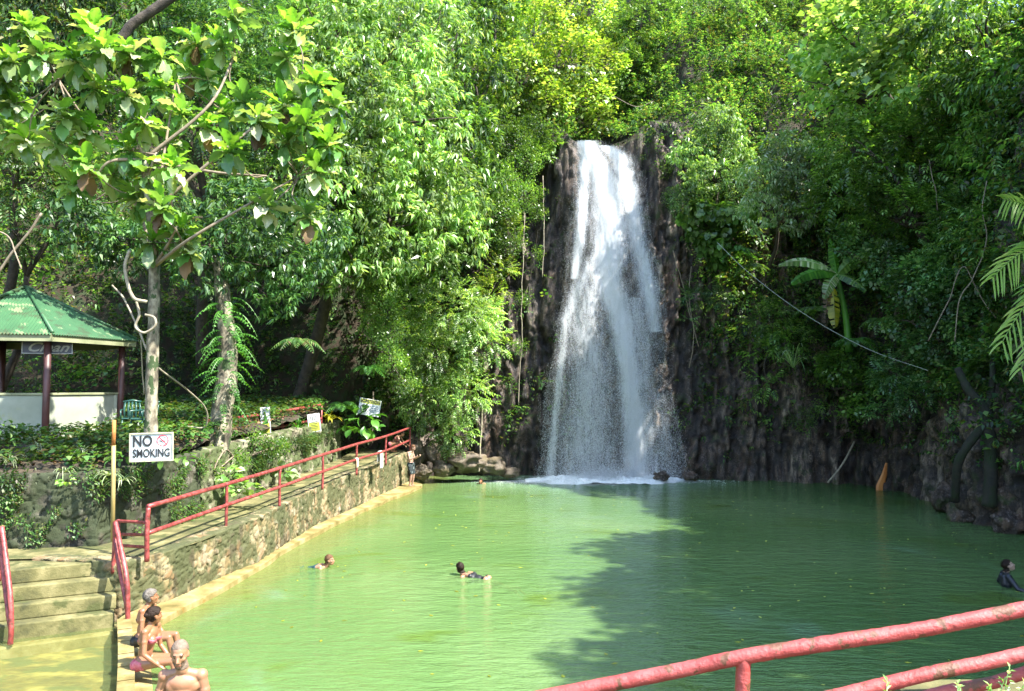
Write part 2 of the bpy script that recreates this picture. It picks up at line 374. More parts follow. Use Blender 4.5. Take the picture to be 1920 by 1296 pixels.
def wall_mesh(name, foot, zf, zt, thick, mat, cell=.26, relief=.05, step=.04, seed=1, inset=0., parent=None, side=1):
    """foot: polyline; front face looks to the right of the travel direction * side"""
    foot = np.array(foot, float); seg = np.linalg.norm(np.diff(foot, axis=0), axis=1); cum = np.r_[0, np.cumsum(seg)]
    u = np.arange(0, cum[-1]+step*.5, step); u[-1] = cum[-1]
    fx = np.stack([np.interp(u, cum, foot[:, k]) for k in (0, 1)], 1)
    T = np.gradient(fx, axis=0); T /= np.linalg.norm(T, axis=1)[:, None]
    ksm = np.ones(9)/9
    T = np.stack([np.convolve(np.pad(T[:, k], 4, 'edge'), ksm, 'valid') for k in (0, 1)], 1); T /= np.linalg.norm(T, axis=1)[:, None]
    Nn = np.stack([T[:, 1], -T[:, 0]], 1)*side
    z0 = np.interp(u, cum, zf); z1 = np.interp(u, cum, zt); H = (z1-z0).max(); nh = int(H/step)
    h = np.linspace(0, 1, nh)
    nt_ = max(3, int(thick/step/1.5)); tt = np.linspace(0, 1, nt_)[1:]
    rows = []; hh = []
    for k in h: rows.append(np.c_[fx-Nn*inset*k, z0+(z1-z0)*k]); hh.append(np.c_[u, np.full(len(u), 0)+z0+(z1-z0)*k, u*0])
    for k in tt: rows.append(np.c_[fx-Nn*(inset+thick*k), z1]); hh.append(np.c_[u, z1+thick*k, u*0+1])
    rows.append(np.c_[fx-Nn*(inset+thick), z0]); hh.append(np.c_[u, z1+thick, u*0+2])
    V = np.concatenate(rows); Q = np.concatenate(hh)
    q = Q[:, :2]/cell; q = np.c_[q+(fbm(np.c_[q*.6, q[:, 0]*0], seed)[:, None]-.5)*1.4, np.zeros(len(q))]; q[:, 1] *= 1.25
    f1, f2, idd = voro(q, seed, planar=True)
    edge = np.clip((f2-f1)/.16, 0, 1)
    N3 = np.concatenate([np.c_[Nn, u*0]]*nh+[np.c_[Nn*0, u*0+1]]*(nt_-1)+[np.c_[-Nn, u*0]])
    amt = relief*(np.sqrt(edge)-.6)+relief*.8*(idd-.5)+(fbm(V*5, seed)-.5)*relief*1.2
    topm = (N3[:, 2] > .5); amt = np.where(topm, amt*.7-relief*.2, amt)
    V = V+N3*amt[:, None]
    nu = len(u); nr = nh+nt_
    a = np.arange(nu*nr).reshape(nr, nu)
    F = np.stack([a[:-1, :-1], a[:-1, 1:], a[1:, 1:], a[1:, :-1]], 2).reshape(-1, 4)
    return link(name, mesh_np(name, V, F, mat, True, dict(cell=idd, edge=edge)), parent)
# pool wall under the walkway: from the stairs corner to the far end
PW = [(-8.9,15.05),(-7.1,14.72),(-6.6,15.6),(-6.35,17.2),(-6.0,19.0),(-5.85,24.8),(-4.75,33.2),(-4.55,35.4),(-5.6,36.8)]
pw_wall = wall_mesh('stone_pool_wall', PW, [-1]*9, [1.05,1.05,1.07,1.1,1.15,1.24,1.38,1.41,1.42], .38, M['stone'], .19, .05, .03, 4)
meta(pw_wall, 'low yellow rubble stone wall carrying the walkway beside the green pool', 'stone wall')
# walkway surface: strip between the pool wall and the retaining wall
def strip(name, left, right, mat, thick=.12, rows=60):
    le = spline(left, 10); ri = spline(right, 10)
    t = np.linspace(0, 1, rows); li = np.stack([np.interp(t, np.linspace(0, 1, len(le)), le[:, k]) for k in range(3)], 1)
    rr = np.stack([np.interp(t, np.linspace(0, 1, len(ri)), ri[:, k]) for k in range(3)], 1)
    w_ = np.linspace(0, 1, 12); V = (li[:, None]*(1-w_)[None, :, None]+rr[:, None]*w_[None, :, None]).reshape(-1, 3)
    V[:, 2] += (fbm(V*1.5, 14)-.5)*.05
    a = np.arange(rows*12).reshape(rows, 12); F = np.stack([a[:-1, :-1], a[:-1, 1:], a[1:, 1:], a[1:, :-1]], 2).reshape(-1, 4)
    return link(name, mesh_np(name, V, F, mat, True))
meta(strip('walkway', [(-14.6,16.2,1.03),(-8.4,17,1.05),(-7.85,19,1.12),(-7.5,22,1.16),(-7.4,26,1.24),(-7.0,32.4,1.36),(-7.2,37,1.4)],
           [(-14.6,14.9,1.03),(-8.9,15.0,1.04),(-6.75,15.6,1.05),(-6.2,18.6,1.10),(-6.05,23,1.2),(-5.1,32,1.35),(-4.75,36.6,1.4)], M['concrete']), kind='structure')
lw = MB(); lw.prism([(-14.6,13.0),(-9.4,13.9),(-8.93,14.2),(-8.9,15.3),(-14.6,15.3)], -1, 1.0)
meta(lw.build('landing', M['concrete']), kind='structure')
# low ledge along the foot of the wall and dam between pool and basin
LE = [(-6.35,13.5),(-6.27,14.1),(-6.2,14.8),(-6.05,16),(-5.83,18.27),(-5.62,22.5),(-4.9,28),(-3.85,33.6),(-4.2,35.2)]
LI = [(-6.7,13.9),(-6.95,14.4),(-6.9,15.0),(-6.6,16.2),(-6.15,18.5),(-5.95,23),(-5.3,28.2),(-4.85,33.6),(-4.7,35.8)]
lb = MB(); a = spline(LE, 6); b2 = spline(LI, 6); n = len(a)
a = a+np.c_[vnoise(np.c_[a*1.3, a[:, 0]*0], 3)-.5, vnoise(np.c_[a*1.3, a[:, 0]*0], 4)-.5]*.14
lb.add(np.r_[np.c_[a, a[:, 0]*0+.11], np.c_[b2, b2[:, 0]*0+.13], np.c_[a, a[:, 0]*0-.1]],
       [(i, i+1, n+i+1, n+i) for i in range(n-1)]+[(2*n+i, 2*n+i+1, i+1, i) for i in range(n-1)])
meta(lb.build('ledge', M['ledge']), kind='structure')
db = MB()                                             # the dam kerb itself, curving down to the camera side
dk = spline([(-6.75,14.15,.2),(-5.92,12.5,.2),(-5.2,11.0,.2),(-4.45,9.4,.2),(-3.62,7.6,.2),(-2.8,5.8,.2),(-1.95,4.0,.2)], 8)
for i in range(len(dk)-1):
    p, q = dk[i], dk[i+1]; t = (q-p)/np.linalg.norm(q-p); nn = np.array([t[1], -t[0], 0])
    w0 = .10; j = .006*(i % 3)
    V = [p-nn*w0, p+nn*w0, q+nn*w0, q-nn*w0]; top = [v+np.array([0,0,j]) for v in V]; bot = [v*np.array([1,1,0])+np.array([0,0,-1]) for v in V]
    db.add(bot+top, [(4,7,6,5),(0,1,5,4),(1,2,6,5),(2,3,7,6),(3,0,4,7)])
dam = bevel(db.build('dam_kerb', M['ledge'])); meta(dam, kind='structure')
sb = MB(); a = dk[3:]; n = len(a)                 # submerged shelf on the pool side of the dam where people sit and walk
ea = a+np.array([.5,.22,0]); 
sb.add(np.r_[np.c_[a[:, :2], a[:, 0]*0+.05], np.c_[ea[:, :2], a[:, 0]*0-.03], np.c_[ea[:, :2], a[:, 0]*0-1]],
       [(i, n+i, n+i+1, i+1) for i in range(n-1)]+[(n+i, 2*n+i, 2*n+i+1, n+i+1) for i in range(n-1)])
meta(sb.build('shelf', M['ledge']), kind='structure')
# retaining walls
z_ft = [1.0,1.03,1.06,1.1,1.16,1.24,1.34,1.36]
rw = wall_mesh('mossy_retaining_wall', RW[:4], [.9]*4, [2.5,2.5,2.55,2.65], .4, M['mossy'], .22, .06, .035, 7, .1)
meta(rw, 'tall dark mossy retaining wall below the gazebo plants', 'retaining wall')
rw2 = wall_mesh('planter_wall', RW[3:7]+[(-7.2,33.6),(-8.2,34.2)], [1,1,1.1,1.2,1.3,1.3], [2.65,2.7,2.78,2.86,2.86,2.9], .45, M['planter'], .24, .1, .045, 12, .14)
meta(rw2, 'pale lichened rubble planter wall behind the red railing along the walkway', 'planter wall')
# ---- stairs
SA = np.array([-8.62, 13.42]); SB_ = np.array([-6.98, 14.28])
tdir = (SB_-SA)/np.linalg.norm(SB_-SA); ndir = np.array([-tdir[1], tdir[0]])       # away from the water
stairs = thing('stairs', (*((SA+SB_)/2), 0), 'mossy concrete stairs leading up from the shallow basin to the walkway', 'stairs')
W_ = np.linalg.norm(SB_-SA)
for k in range(4):
    mb = MB(); z0, z1 = (-1 if k == 0 else .25*k+.01), .25*(k+1)+.01
    d0 = .27*k; d1 = 2.0
    if k == 3: d1 = 1.9
    nx = 24; grid = []
    pts = [(SA+ndir*d0), (SA+tdir*(W_+.03*(k % 2))+ndir*d0), (SA+tdir*W_+ndir*d1), (SA+ndir*d1)]
    mb.prism([tuple(p) for p in pts], z0, z1)
    o = bevel(mb.build('step', M['concrete'], stairs), .025, 3)
mb = MB(); mb.prism([tuple(SA-ndir*.25), tuple(SB_-ndir*.2), tuple(SB_), tuple(SA)], -1, -.03); bevel(mb.build('bottom_slab', M['ledge'], stairs), .03)
# ---- water
def watermat():
    m, nt, b, o = newmat('green_pool_water')
    pos = nt.nodes.new('ShaderNodeNewGeometry'); sx = nt.nodes.new('ShaderNodeSeparateXYZ'); nt.links.new(pos.outputs['Position'], sx.inputs[0])
    X, Y = sx.outputs[0], sx.outputs[1]; v = wpos(nt, (1, .7, 1))
    c = ramp(nt, noise(nt, .16, 3, .5, v, .4), [(.3, (.076,.155,.048)), (.5, (.102,.185,.06)), (.68, (.14,.22,.085))])
    # suspended algae patches and milky plumes
    c = mixc(nt, maprange(nt, noise(nt, .33, 4, .55, wpos(nt, (1, 1.5, 1)), .6), .57, .72, 0, .7), c, (.085,.14,.01))
    c = mixc(nt, maprange(nt, noise(nt, .27, 4, .55, wpos(nt, (1.2, .8, 1)), .3), .60, .75, 0, .6), c, (.17,.27,.18))
    t = math_(nt, 'SUBTRACT', X, math_(nt, 'ADD', math_(nt, 'MULTIPLY', Y, .108), -7.8))
    t = math_(nt, 'ADD', t, math_(nt, 'MULTIPLY', math_(nt, 'SUBTRACT', noise(nt, .8, 4, .6, v), .5), 1.8))
    c = mixc(nt, maprange(nt, t, .1, 1.3, .65, 0), c, (.16,.17,.045))
    # foam under the fall
    fx = math_(nt, 'DIVIDE', math_(nt, 'SUBTRACT', X, 3.7), 3.5); fy = math_(nt, 'DIVIDE', math_(nt, 'SUBTRACT', Y, 37.3), 2.6)
    r = math_(nt, 'SQRT', math_(nt, 'ADD', math_(nt, 'MULTIPLY', fx, fx), math_(nt, 'MULTIPLY', fy, fy)))
    r = math_(nt, 'ADD', r, math_(nt, 'MULTIPLY', math_(nt, 'SUBTRACT', noise(nt, 2.2, 6, .7, v), .5), .9))
    foam = maprange(nt, r, .62, 1.1, 1, 0)
    c = mixc(nt, maprange(nt, r, .8, 2.3, .55, 0), c, (.16,.30,.18))
    c = mixc(nt, foam, c, (.85,.88,.86))
    nt.links.new(c, b.inputs['Base Color']); b.inputs['Roughness'].default_value = .07; b.inputs['IOR'].default_value = 1.33
    # small wind and fall-driven waves
    n1 = noise(nt, 1.5, 4, .6, wpos(nt, (1, 2.6, 1), (0, 0, R(12))), .5)
    n2 = noise(nt, 5.5, 3, .6, wpos(nt, (1, 2.4, 1), (0, 0, R(-8))), .3)
    h = math_(nt, 'ADD', math_(nt, 'MULTIPLY', n1, .75), math_(nt, 'MULTIPLY', n2, .25))
    for (cx_, cy_, kk, am, dc) in ((-4.26,18.7,13,.10,.9),(-1.15,17.9,11,.16,1.3),(-1.4,34.8,10,.08,1.),(10.4,16.9,12,.10,1.),(4.2,36.6,4.2,.16,3.5)):
        dx = math_(nt, 'SUBTRACT', X, cx_); dy = math_(nt, 'SUBTRACT', Y, cy_); rr = math_(nt, 'SQRT', math_(nt, 'ADD', math_(nt, 'MULTIPLY', dx, dx), math_(nt, 'MULTIPLY', dy, dy)))
        rr = math_(nt, 'ADD', rr, math_(nt, 'MULTIPLY', n1, .25))
        wv = math_(nt, 'MULTIPLY', math_(nt, 'SINE', math_(nt, 'MULTIPLY', rr, kk)), math_(nt, 'MULTIPLY', math_(nt, 'EXPONENT', math_(nt, 'MULTIPLY', rr, -1/dc)), am))
        h = math_(nt, 'ADD', h, wv)
    bp = nt.nodes.new('ShaderNodeBump'); bp.inputs['Strength'].default_value = 1; bp.inputs['Distance'].default_value = .12
    nt.links.new(h, bp.inputs['Height']); nt.links.new(bp.outputs[0], b.inputs['Normal'])
    tr = nt.nodes.new('ShaderNodeBsdfTransparent'); tr.inputs[0].default_value = (.75,.95,.55,1)
    mx = nt.nodes.new('ShaderNodeMixShader'); mx.inputs[0].default_value = .22
    nt.links.new(b.outputs[0], mx.inputs[1]); nt.links.new(tr.outputs[0], mx.inputs[2]); nt.links.new(mx.outputs[0], o.inputs[0])
    return m
def basinmat():
    m, nt, b, o = newmat('shallow_clear_water')
    b.inputs['Base Color'].default_value = (.16,.2,.08,1); b.inputs['Roughness'].default_value = .06; b.inputs['IOR'].default_value = 1.33
    h = math_(nt, 'ADD', math_(nt, 'MULTIPLY', noise(nt, 4, 4, .6, wpos(nt, (1, 2, 1)), .8), .7), math_(nt, 'MULTIPLY', noise(nt, 13, 3, .6, wpos(nt)), .2))
    bp = nt.nodes.new('ShaderNodeBump'); bp.inputs['Strength'].default_value = 1; bp.inputs['Distance'].default_value = .06
    nt.links.new(h, bp.inputs['Height']); nt.links.new(bp.outputs[0], b.inputs['Normal'])
    tr = nt.nodes.new('ShaderNodeBsdfTransparent'); tr.inputs[0].default_value = (.92,.95,.8,1)
    mx = nt.nodes.new('ShaderNodeMixShader'); mx.inputs[0].default_value = .72
    nt.links.new(b.outputs[0], mx.inputs[1]); nt.links.new(tr.outputs[0], mx.inputs[2]); nt.links.new(mx.outputs[0], o.inputs[0])
    return m
wb = MB(); dl = [tuple(p[:2]) for p in dk[::-1]]
wb.add([(x, y, 0) for x, y in [(-1.5,-12),(24,-12),(24,40),(-7,40),(-5.2,34),(-6.2,24),(-6.6,18),(-7.2,15)]+dl[::-1]], [tuple(range(8+len(dl)))])
meta(wb.build('pool_water', watermat(), base=(5, 20, 0)), kind='structure')
wb = MB(); wb.add([(x, y, .015) for x, y in dl+[(-7.0,14.6),(-9,14.2),(-14,13.2),(-16,-12),(-1.5,-12)]], [tuple(range(len(dl)+5))])
meta(wb.build('shallow_water', basinmat(), base=(-9, 5, 0)), kind='structure')
M['poolbed'] = noisy('silty_bed', [(.3, (.05,.1,.02)), (.7, (.12,.18,.04))], .8, .9, 0)
M['sand'] = noisy('ochre_basin_floor', [(.3, (.07,.055,.018)), (.5, (.17,.13,.035)), (.66, (.33,.27,.08))], 2.1, .9, .3, .02, 9, vscale=(1, 1.8, 1), spots=(1.1, .5, .6, (.09,.095,.03)))
wb = MB(); wb.add([(-9,-12,-.9),(26,-12,-.9),(26,42,-.9),(-9,42,-.9)], [(0,1,2,3)]); meta(wb.build('pool_bed', M['poolbed'], base=(8, 15, -.9)), kind='structure')
wb = MB(); wb.add([(-16,-12,-.22),(-1.4,-12,-.22)]+[(x, y, -.22) for x, y in dl]+[(-6.9,14.4,-.22),(-16,14.4,-.22)], [tuple(range(len(dl)+4))])
meta(wb.build('basin_floor', M['sand'], base=(-9, 5, -.22)), kind='structure')

n = 260; rg = np.random.default_rng(5); fx = rg.uniform(-5, 13, n); fy = rg.uniform(11, 35, n); f = rg.normal(0, 1, (n, 3)); f[:, 2] = 0
FLOAT = (fx, fy, f)
# ================================================================== foliage
def rotf(f, roll=None):
    """frames whose x axis is f (N,3), z axis as upright as possible, rolled at random"""
    f = f/np.linalg.norm(f, axis=1)[:, None]
    up = np.tile([0, 0, 1.], (len(f), 1)); par = np.abs(f[:, 2]) > .97; up[par] = [0, 1, 0]
    y = np.cross(up, f); y /= np.linalg.norm(y, axis=1)[:, None]; z = np.cross(f, y)
    if roll is not None:
        c, s = np.cos(roll)[:, None], np.sin(roll)[:, None]; y, z = y*c+z*s, z*c-y*s
    return np.stack([f, y, z], 2)
def inst(proto, pos, rot, scl):
    pv, pf = proto; n = len(pos); k = len(pv)
    V = np.einsum('nij,kj->nki', rot, pv)*np.asarray(scl).reshape(n, 1, -1)+pos[:, None]
    F = pf[None]+(np.arange(n)*k)[:, None, None]
    return V.reshape(-1, 3), F.reshape(-1, pf.shape[1])
def merge(parts):
    V = []; F = []; n = 0
    for v, f in parts: V.append(v); F.append(f+n); n += len(v)
    return np.concatenate(V), np.concatenate(F)
def leaf4(base, d, ln, wd, droop=.25, fold=.3, up=(0, 0, 1)):
    base = np.array(base, float); d = np.array(d, float); d /= np.linalg.norm(d)
    y = np.cross(up, d); y /= np.linalg.norm(y)+1e-9; z = np.cross(d, y)
    return np.array([base, base+d*ln*.42+y*wd/2+z*wd*fold*.5, base+d*ln-z*ln*droop, base+d*ln*.42-y*wd/2+z*wd*fold*.5])
Q4 = np.array([[0, 1, 2, 3]])
def p_whorl(n=7, ln=.2, wd=.062, droop=.35, hang=-.75, seed=0):       # drooping finger-like leaflets round a twig tip
    r = np.random.default_rng(seed); out = []
    for i in range(n):
        a = 2*math.pi*i/n+r.uniform(-.3, .3); h = hang+r.uniform(-.25, .25)
        out.append((leaf4((r.uniform(-.05, .05), r.uniform(-.05, .05), r.uniform(-.03, .03)), (math.cos(a)+.25, math.sin(a), h), ln*r.uniform(.75, 1.15), wd*r.uniform(.85, 1.2), droop), Q4))
    return merge(out)
def p_pinnate(n=4, ln=.15, wd=.055, gap=.09, seed=0):       # twig along +x with paired leaflets
    r = np.random.default_rng(seed); out = []
    for i in range(n):
        x = .05+i*gap; z = -.10*(x/.4)**2
        for s in (-1, 1):
            out.append((leaf4((x, 0, z), (.55, s, -.25+r.uniform(-.3, .3)), ln*r.uniform(.8, 1.15), wd*r.uniform(.85, 1.2), .3), Q4))
    out.append((leaf4((.05+n*gap-.03, 0, z), (1, 0, -.4), ln, wd, .3), Q4))
    return merge(out)
def p_broad(n=5, ln=.17, wd=.13, seed=0):                   # loose group of broad leaves
    r = np.random.default_rng(seed); out = []
    for i in range(n):
        a = r.uniform(-1.6, 1.6); out.append((leaf4((r.uniform(-.1, .2), r.uniform(-.18, .18), r.uniform(-.15, .15)), (math.cos(a), math.sin(a), r.uniform(-.9, .1)), ln*r.uniform(.7, 1.2), wd*r.uniform(.8, 1.2), .2), Q4))
    return merge(out)
def p_small(n=9, ln=.085, wd=.045, seed=0, sp=.16):
    r = np.random.default_rng(seed); out = []
    for i in range(n):
        d = r.normal(size=3); d[2] -= .5; out.append((leaf4(r.uniform(-sp, sp, 3), d, ln*r.uniform(.7, 1.3), wd, .2), Q4))
    return merge(out)
def p_heart():                                               # vine leaf facing outwards (+x), hanging
    v = np.array([[0,0,0],[.01,.05,.035],[.02,.085,-.02],[.03,.06,-.09],[.02,0,-.15],[.03,-.06,-.09],[.02,-.085,-.02],[.01,-.05,.035]])
    return v, np.array([[0,1,2,3],[0,3,4,5],[0,5,6,7]])
PROTO = {
 'whorl': [p_whorl(7, .21, .062, seed=1), p_whorl(6, .24, .07, .4, -.9, seed=2), p_whorl(8, .18, .055, .3, -.5, seed=3)],
 'pinnate': [p_pinnate(4, seed=1), p_pinnate(5, .13, .05, .085, seed=2)],
 'feather': [p_pinnate(7, .10, .03, .055, seed=4), p_pinnate(6, .12, .035, .06, seed=5)],
 'broad': [p_broad(seed=1), p_broad(6, .15, .11, seed=2)],
 'small': [p_small(seed=1), p_small(10, .075, .04, seed=2)],
 'heart': [p_heart()],
}
def blob_points(c, r, dens, seed, gap=.42, shell=.2):
    rg = np.random.default_rng(seed); r = np.array(r, float) if np.ndim(r) else np.array([r, r, r*.85])
    n = int(dens*12.6*(r.mean()**2)*1.5)
    d = rg.normal(size=(n, 3)); d /= np.linalg.norm(d, axis=1)[:, None]
    lump = fbm(d*2.1+seed*3.1, seed, 3)-.5
    rad = 1-np.abs(rg.normal(0, shell, n))+lump*.75
    p = np.array(c)+d*r*rad[:, None]
    keep = fbm(p*1.5+seed, seed+3, 3)+rg.uniform(-.07, .07, n) > gap
    keep &= ~((d[:, 2] < -.35) & (rg.random(n) < .45))
    return p[keep], d[keep]
def crown_mesh(name, blobs, kind, mat, dens=14, scale=1., gap=.42, lift=.2, parent=None, seed=0, out=.8):
    parts = []; rg = np.random.default_rng(seed+100)
    for bi, (c, r) in enumerate(blobs):
        p, d = blob_points(c, r, dens/scale**2, seed*7+bi, gap)
        f = d*out+rg.normal(0, .42, d.shape); f[:, 2] += lift
        pr = PROTO[kind]; w_ = rg.integers(0, len(pr), len(p))
        for k in range(len(pr)):
            m = w_ == k
            if m.sum(): parts.append(inst(pr[k], p[m], rotf(f[m], rg.normal(0, .35, m.sum())), scale*rg.uniform(.7, 1.3, m.sum())))
    V, F = merge(parts)
    return link(name, mesh_np(name, V, F, L[mat]), parent)
def limb(mb, a, b, r0, r1, bend=.12, seed=0, n=7):
    rg = np.random.default_rng(seed); a = np.array(a, float); b = np.array(b, float); ln = np.linalg.norm(b-a)
    mid = (a+b)/2+rg.normal(0, bend*ln, 3)*np.array([1, 1, .5])
    pts = spline([a, mid, b], n); mb.tube(pts, np.linspace(r0, r1, len(pts)), 7, wob=.12, seed=seed)
    return pts
NSEED = [0]
def plant(name, label, cat, blobs, kind, mat, root=None, rt=.12, group=None, dens=14, scale=1., gap=.42, lift=.2, partn='crown', stemn='trunk', stemmat='darkbark', hub=None, hang=False, bark=None):
    """blobs: (px, py, distance, radius in metres)"""
    NSEED[0] += 1; sd = NSEED[0]
    B = [(P(b[0], b[1], b[2]), (b[3] if len(b) == 4 else b[3:])) for b in blobs]
    cen = np.mean([b[0] for b in B], 0)
    if root is None: root = cen+np.array([0, 1.6, -1.2*np.mean([np.mean(b[1]) for b in B])])
    t = thing(name, root, label, cat, group)
    crown_mesh(partn, B, kind, mat, dens, scale, gap, lift, t, sd)
    mb = MB(); hubp = np.array(hub if hub is not None else (cen*.6+np.array(root)*.4))
    limb(mb, root, hubp, rt, rt*.6, .05, sd)
    for i, (c, r) in enumerate(B):
        pts = limb(mb, hubp, c, rt*.5, rt*.15, .12, sd*31+i)
        rg = np.random.default_rng(sd*17+i)
        for k in range(4):
            d = rg.normal(size=3); d /= np.linalg.norm(d); d[2] = abs(d[2])*.6 if not hang else -abs(d[2])
            limb(mb, pts[-3], c+d*np.mean(r)*.85, rt*.15, rt*.05, .1, sd*91+i*7+k, 4)
    mb.build(stemn, M[stemmat], t, True)
    return t
# ---------------- undergrowth covering the hillside: nobody could count it
def terr_points(n, mask, seed=0):
    rg = np.random.default_rng(seed)
    a, b, c, d = (TV[TF[:, k]] for k in range(4)); cen = (a+b+c+d)/4
    nn = np.cross(c-a, d-b); ar = np.linalg.norm(nn, axis=1)/2; nn = nn/(2*ar[:, None]+1e-12)
    w_ = ar*mask(cen); w_ /= w_.sum(); i = rg.choice(len(TF), n, p=w_)
    s, t = rg.random((n, 1)), rg.random((n, 1))
    p = (a[i]*(1-s)+b[i]*s)*(1-t)+(d[i]*(1-s)+c[i]*s)*t
    x0 = nn[i]; flip = (x0@np.array([0, -1, .2])) < 0
    ctr = np.array([3, 18, 8.]); fl = ((ctr-p)*x0).sum(1) < 0; x0 = np.where(fl[:, None], -x0, x0)
    return p, x0
def ss(x, a, b): t = np.clip((x-a)/(b-a), 0, 1); return t*t*(3-2*t)
def rockline(c):
    """height above which plants cover the rock, along the cliff"""
    x, y = c[:, 0], c[:, 1]
    zt = np.interp(x, [-8, -4.6, -3.2, -1.9, -.6, 1.0, 2.2, 7.6, 8.6, 9.6, 11.0, 13, 14.6], [2, 2.2, 3.4, 6.2, 10.5, 14.8, 17, 17, 12.0, 9.6, 5.6, 4.0, 3.6])
    zt = np.where((x > 12.5) & (y < 34.5), np.interp(y, [5, 22, 25, 28, 31, 34.5], [2.0, 3.2, 3.6, 3.8, 3.4, 3.6]), zt)
    return zt
def veg_mask(cen):
    z = cen[:, 2]; x, y = cen[:, 0], cen[:, 1]
    zt = rockline(cen)+(fbm(cen*.6, 61)-.5)*3.2
    m = ss(z, zt-.4, zt+1.2)
    m = np.where(z > 17.5, np.maximum(m, .9), m)
    m *= ss(fbm(cen*.9, 44), .30, .44)*.85+.15; m = np.where(z > 16.5, np.maximum(m, .95), m)
    spots = ss(fbm(cen*1.3, 71), .54, .62)*.55*ss(z, 1.0, 3.2)*(~((x > 1.8) & (x < 8.2)))
    m = np.maximum(m, spots)
    left = (x < -7.0); m = np.where(left, .55*ss(fbm(cen*.8, 12), .36, .55)+.2+.3*ss(z, 8, 12), m)
    m = m*np.where(z > 27, .4, 1)*np.where(y < 12, .35, 1)
    return np.where(z < .5, 0, m)
parts = []
for kind, n, sd, scl in (('broad', 24000, 1, 1.15), ('pinnate', 27000, 2, 1.1), ('small', 20000, 3, 1.35), ('whorl', 20000, 4, 1.0)):
    rg = np.random.default_rng(sd+50)
    p, x0 = terr_points(n, veg_mask, sd)
    bul = np.clip(fbm(p*.75, 81)-.36, 0, 1)*3.6+rg.uniform(0, .45, n)
    p = p+x0*bul[:, None]*np.array([1, 1, .5]); f = x0+rg.normal(0, .45, x0.shape); f[:, 2] += .15
    pr = PROTO[kind]; w_ = rg.integers(0, len(pr), n)
    for k in range(len(pr)):
        m = w_ == k; parts.append(inst(pr[k], p[m], rotf(f[m], rg.normal(0, .3, m.sum())), scl*rg.uniform(.7, 1.35, m.sum())))
V, F = merge(parts)
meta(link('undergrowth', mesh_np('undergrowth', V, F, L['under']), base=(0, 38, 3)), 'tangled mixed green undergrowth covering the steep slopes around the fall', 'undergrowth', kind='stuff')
# leaf litter and low cover on the left terrace
n = 12000; rg = np.random.default_rng(77)
px = rg.uniform(-24, -7.2, n); py = rg.uniform(16.3, 33, n); ok = (px < rwx(py)-.15) & ~((np.hypot(px+13.5, py-22) < 2.5)); px, py = px[ok], py[ok]
den = fbm(np.c_[px*.8, py*.8, px*0], 5); ok = den > .36; px, py = px[ok], py[ok]
pz = 2.62+.42*np.clip((py-16.5)/4, 0, 1)+.05*np.clip(py-22, 0, 10)
pos = np.c_[px, py, pz+rg.uniform(0, .22, len(px))]; f = rg.normal(0, 1, pos.shape); f[:, 2] = np.abs(f[:, 2])*.6
V, F = inst(PROTO['broad'][0], pos, rotf(f), .8*rg.uniform(.6, 1.3, len(px)))
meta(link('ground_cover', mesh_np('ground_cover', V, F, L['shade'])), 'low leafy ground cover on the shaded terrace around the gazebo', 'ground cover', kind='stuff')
n = 9000; px = rg.uniform(-24, -7.4, n); py = rg.uniform(16.7, 33, n); ok = px < rwx(py)-.2; px, py = px[ok], py[ok]
pz = 2.58+.42*np.clip((py-16.5)/4, 0, 1)+.05*np.clip(py-22, 0, 10)+.04
pos = np.c_[px, py, pz]; f = rg.normal(0, 1, pos.shape); f[:, 2] *= .2
V, F = inst((leaf4((0,0,0), (1,0,0), .14, .07, .1), Q4), pos, rotf(f, rg.normal(0, .4, len(px))), rg.uniform(.6, 1.4, len(px)))
meta(link('leaf_litter', mesh_np('leaf_litter', V, F, L['dry'])), 'brown fallen leaves scattered over the shaded terrace', 'leaf litter', kind='stuff')

# moss tufts and tiny ferns on the faces of the retaining walls
n = 7000; rg = np.random.default_rng(78); tq = rg.random(n)
wx = np.interp(tq, [0,.3,.36,.42,.5,1], [-14.5,-8.3,-7.75,-7.5,-7.4,-7.0]); wy = np.interp(tq, [0,.3,.36,.42,.5,1], [15.2,16.2,18,19.5,21.5,31]); wz = rg.uniform(1.1, 2.55, n)
q = np.c_[wx*1.4, wy*1.4, wz*1.6]; ok = fbm(q, 9)+.12*(wz-1.8) > .60; pos = np.c_[wx+.02, wy-.04, wz][ok]; f = np.c_[np.where(tq[ok] > .3, 1, .2), -np.ones(ok.sum())*.8, rg.normal(0, .5, ok.sum())]
V, F = inst(PROTO['small'][0], pos, rotf(f), .8*rg.uniform(.4, 1.2, len(pos)))
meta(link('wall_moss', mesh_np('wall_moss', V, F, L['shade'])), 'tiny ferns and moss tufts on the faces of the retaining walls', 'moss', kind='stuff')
# ---------------- trees and shrubs one can tell apart
T = plant
T('leafy_tree', 'huge bright tree with drooping leaflets above the dark hollow, left of the waterfall', 'tree',
  [(590,60,31,2.9),(700,110,31,2.8),(650,210,29.5,2.6),(765,230,30,2.3),(695,325,30,2.5),(800,360,31.8,2.15),(610,360,28,2.3),(735,440,30,2.1),(845,440,32.5,1.65),(560,440,27.5,1.6),
   (660,485,28.6,1.35),(800,505,32.2,1.45),(790,60,33,2.2),(545,250,29,2.2),(720,530,31.4,1.0),(860,380,33,1.3),(640,10,32,2.4),(520,140,30,2.2),(600,420,33,2.4),(690,440,33,2.2),(520,420,32,2.2),(620,500,31,1.2)],  # last crown lumps are hidden, added to block sun above the hollow
  'whorl', 'bright', root=(-9.6, 35.5, 3.2), rt=.3, dens=17, scale=1.35, gap=.42, hub=P(650, 330, 30.5), stemmat='darkbark')
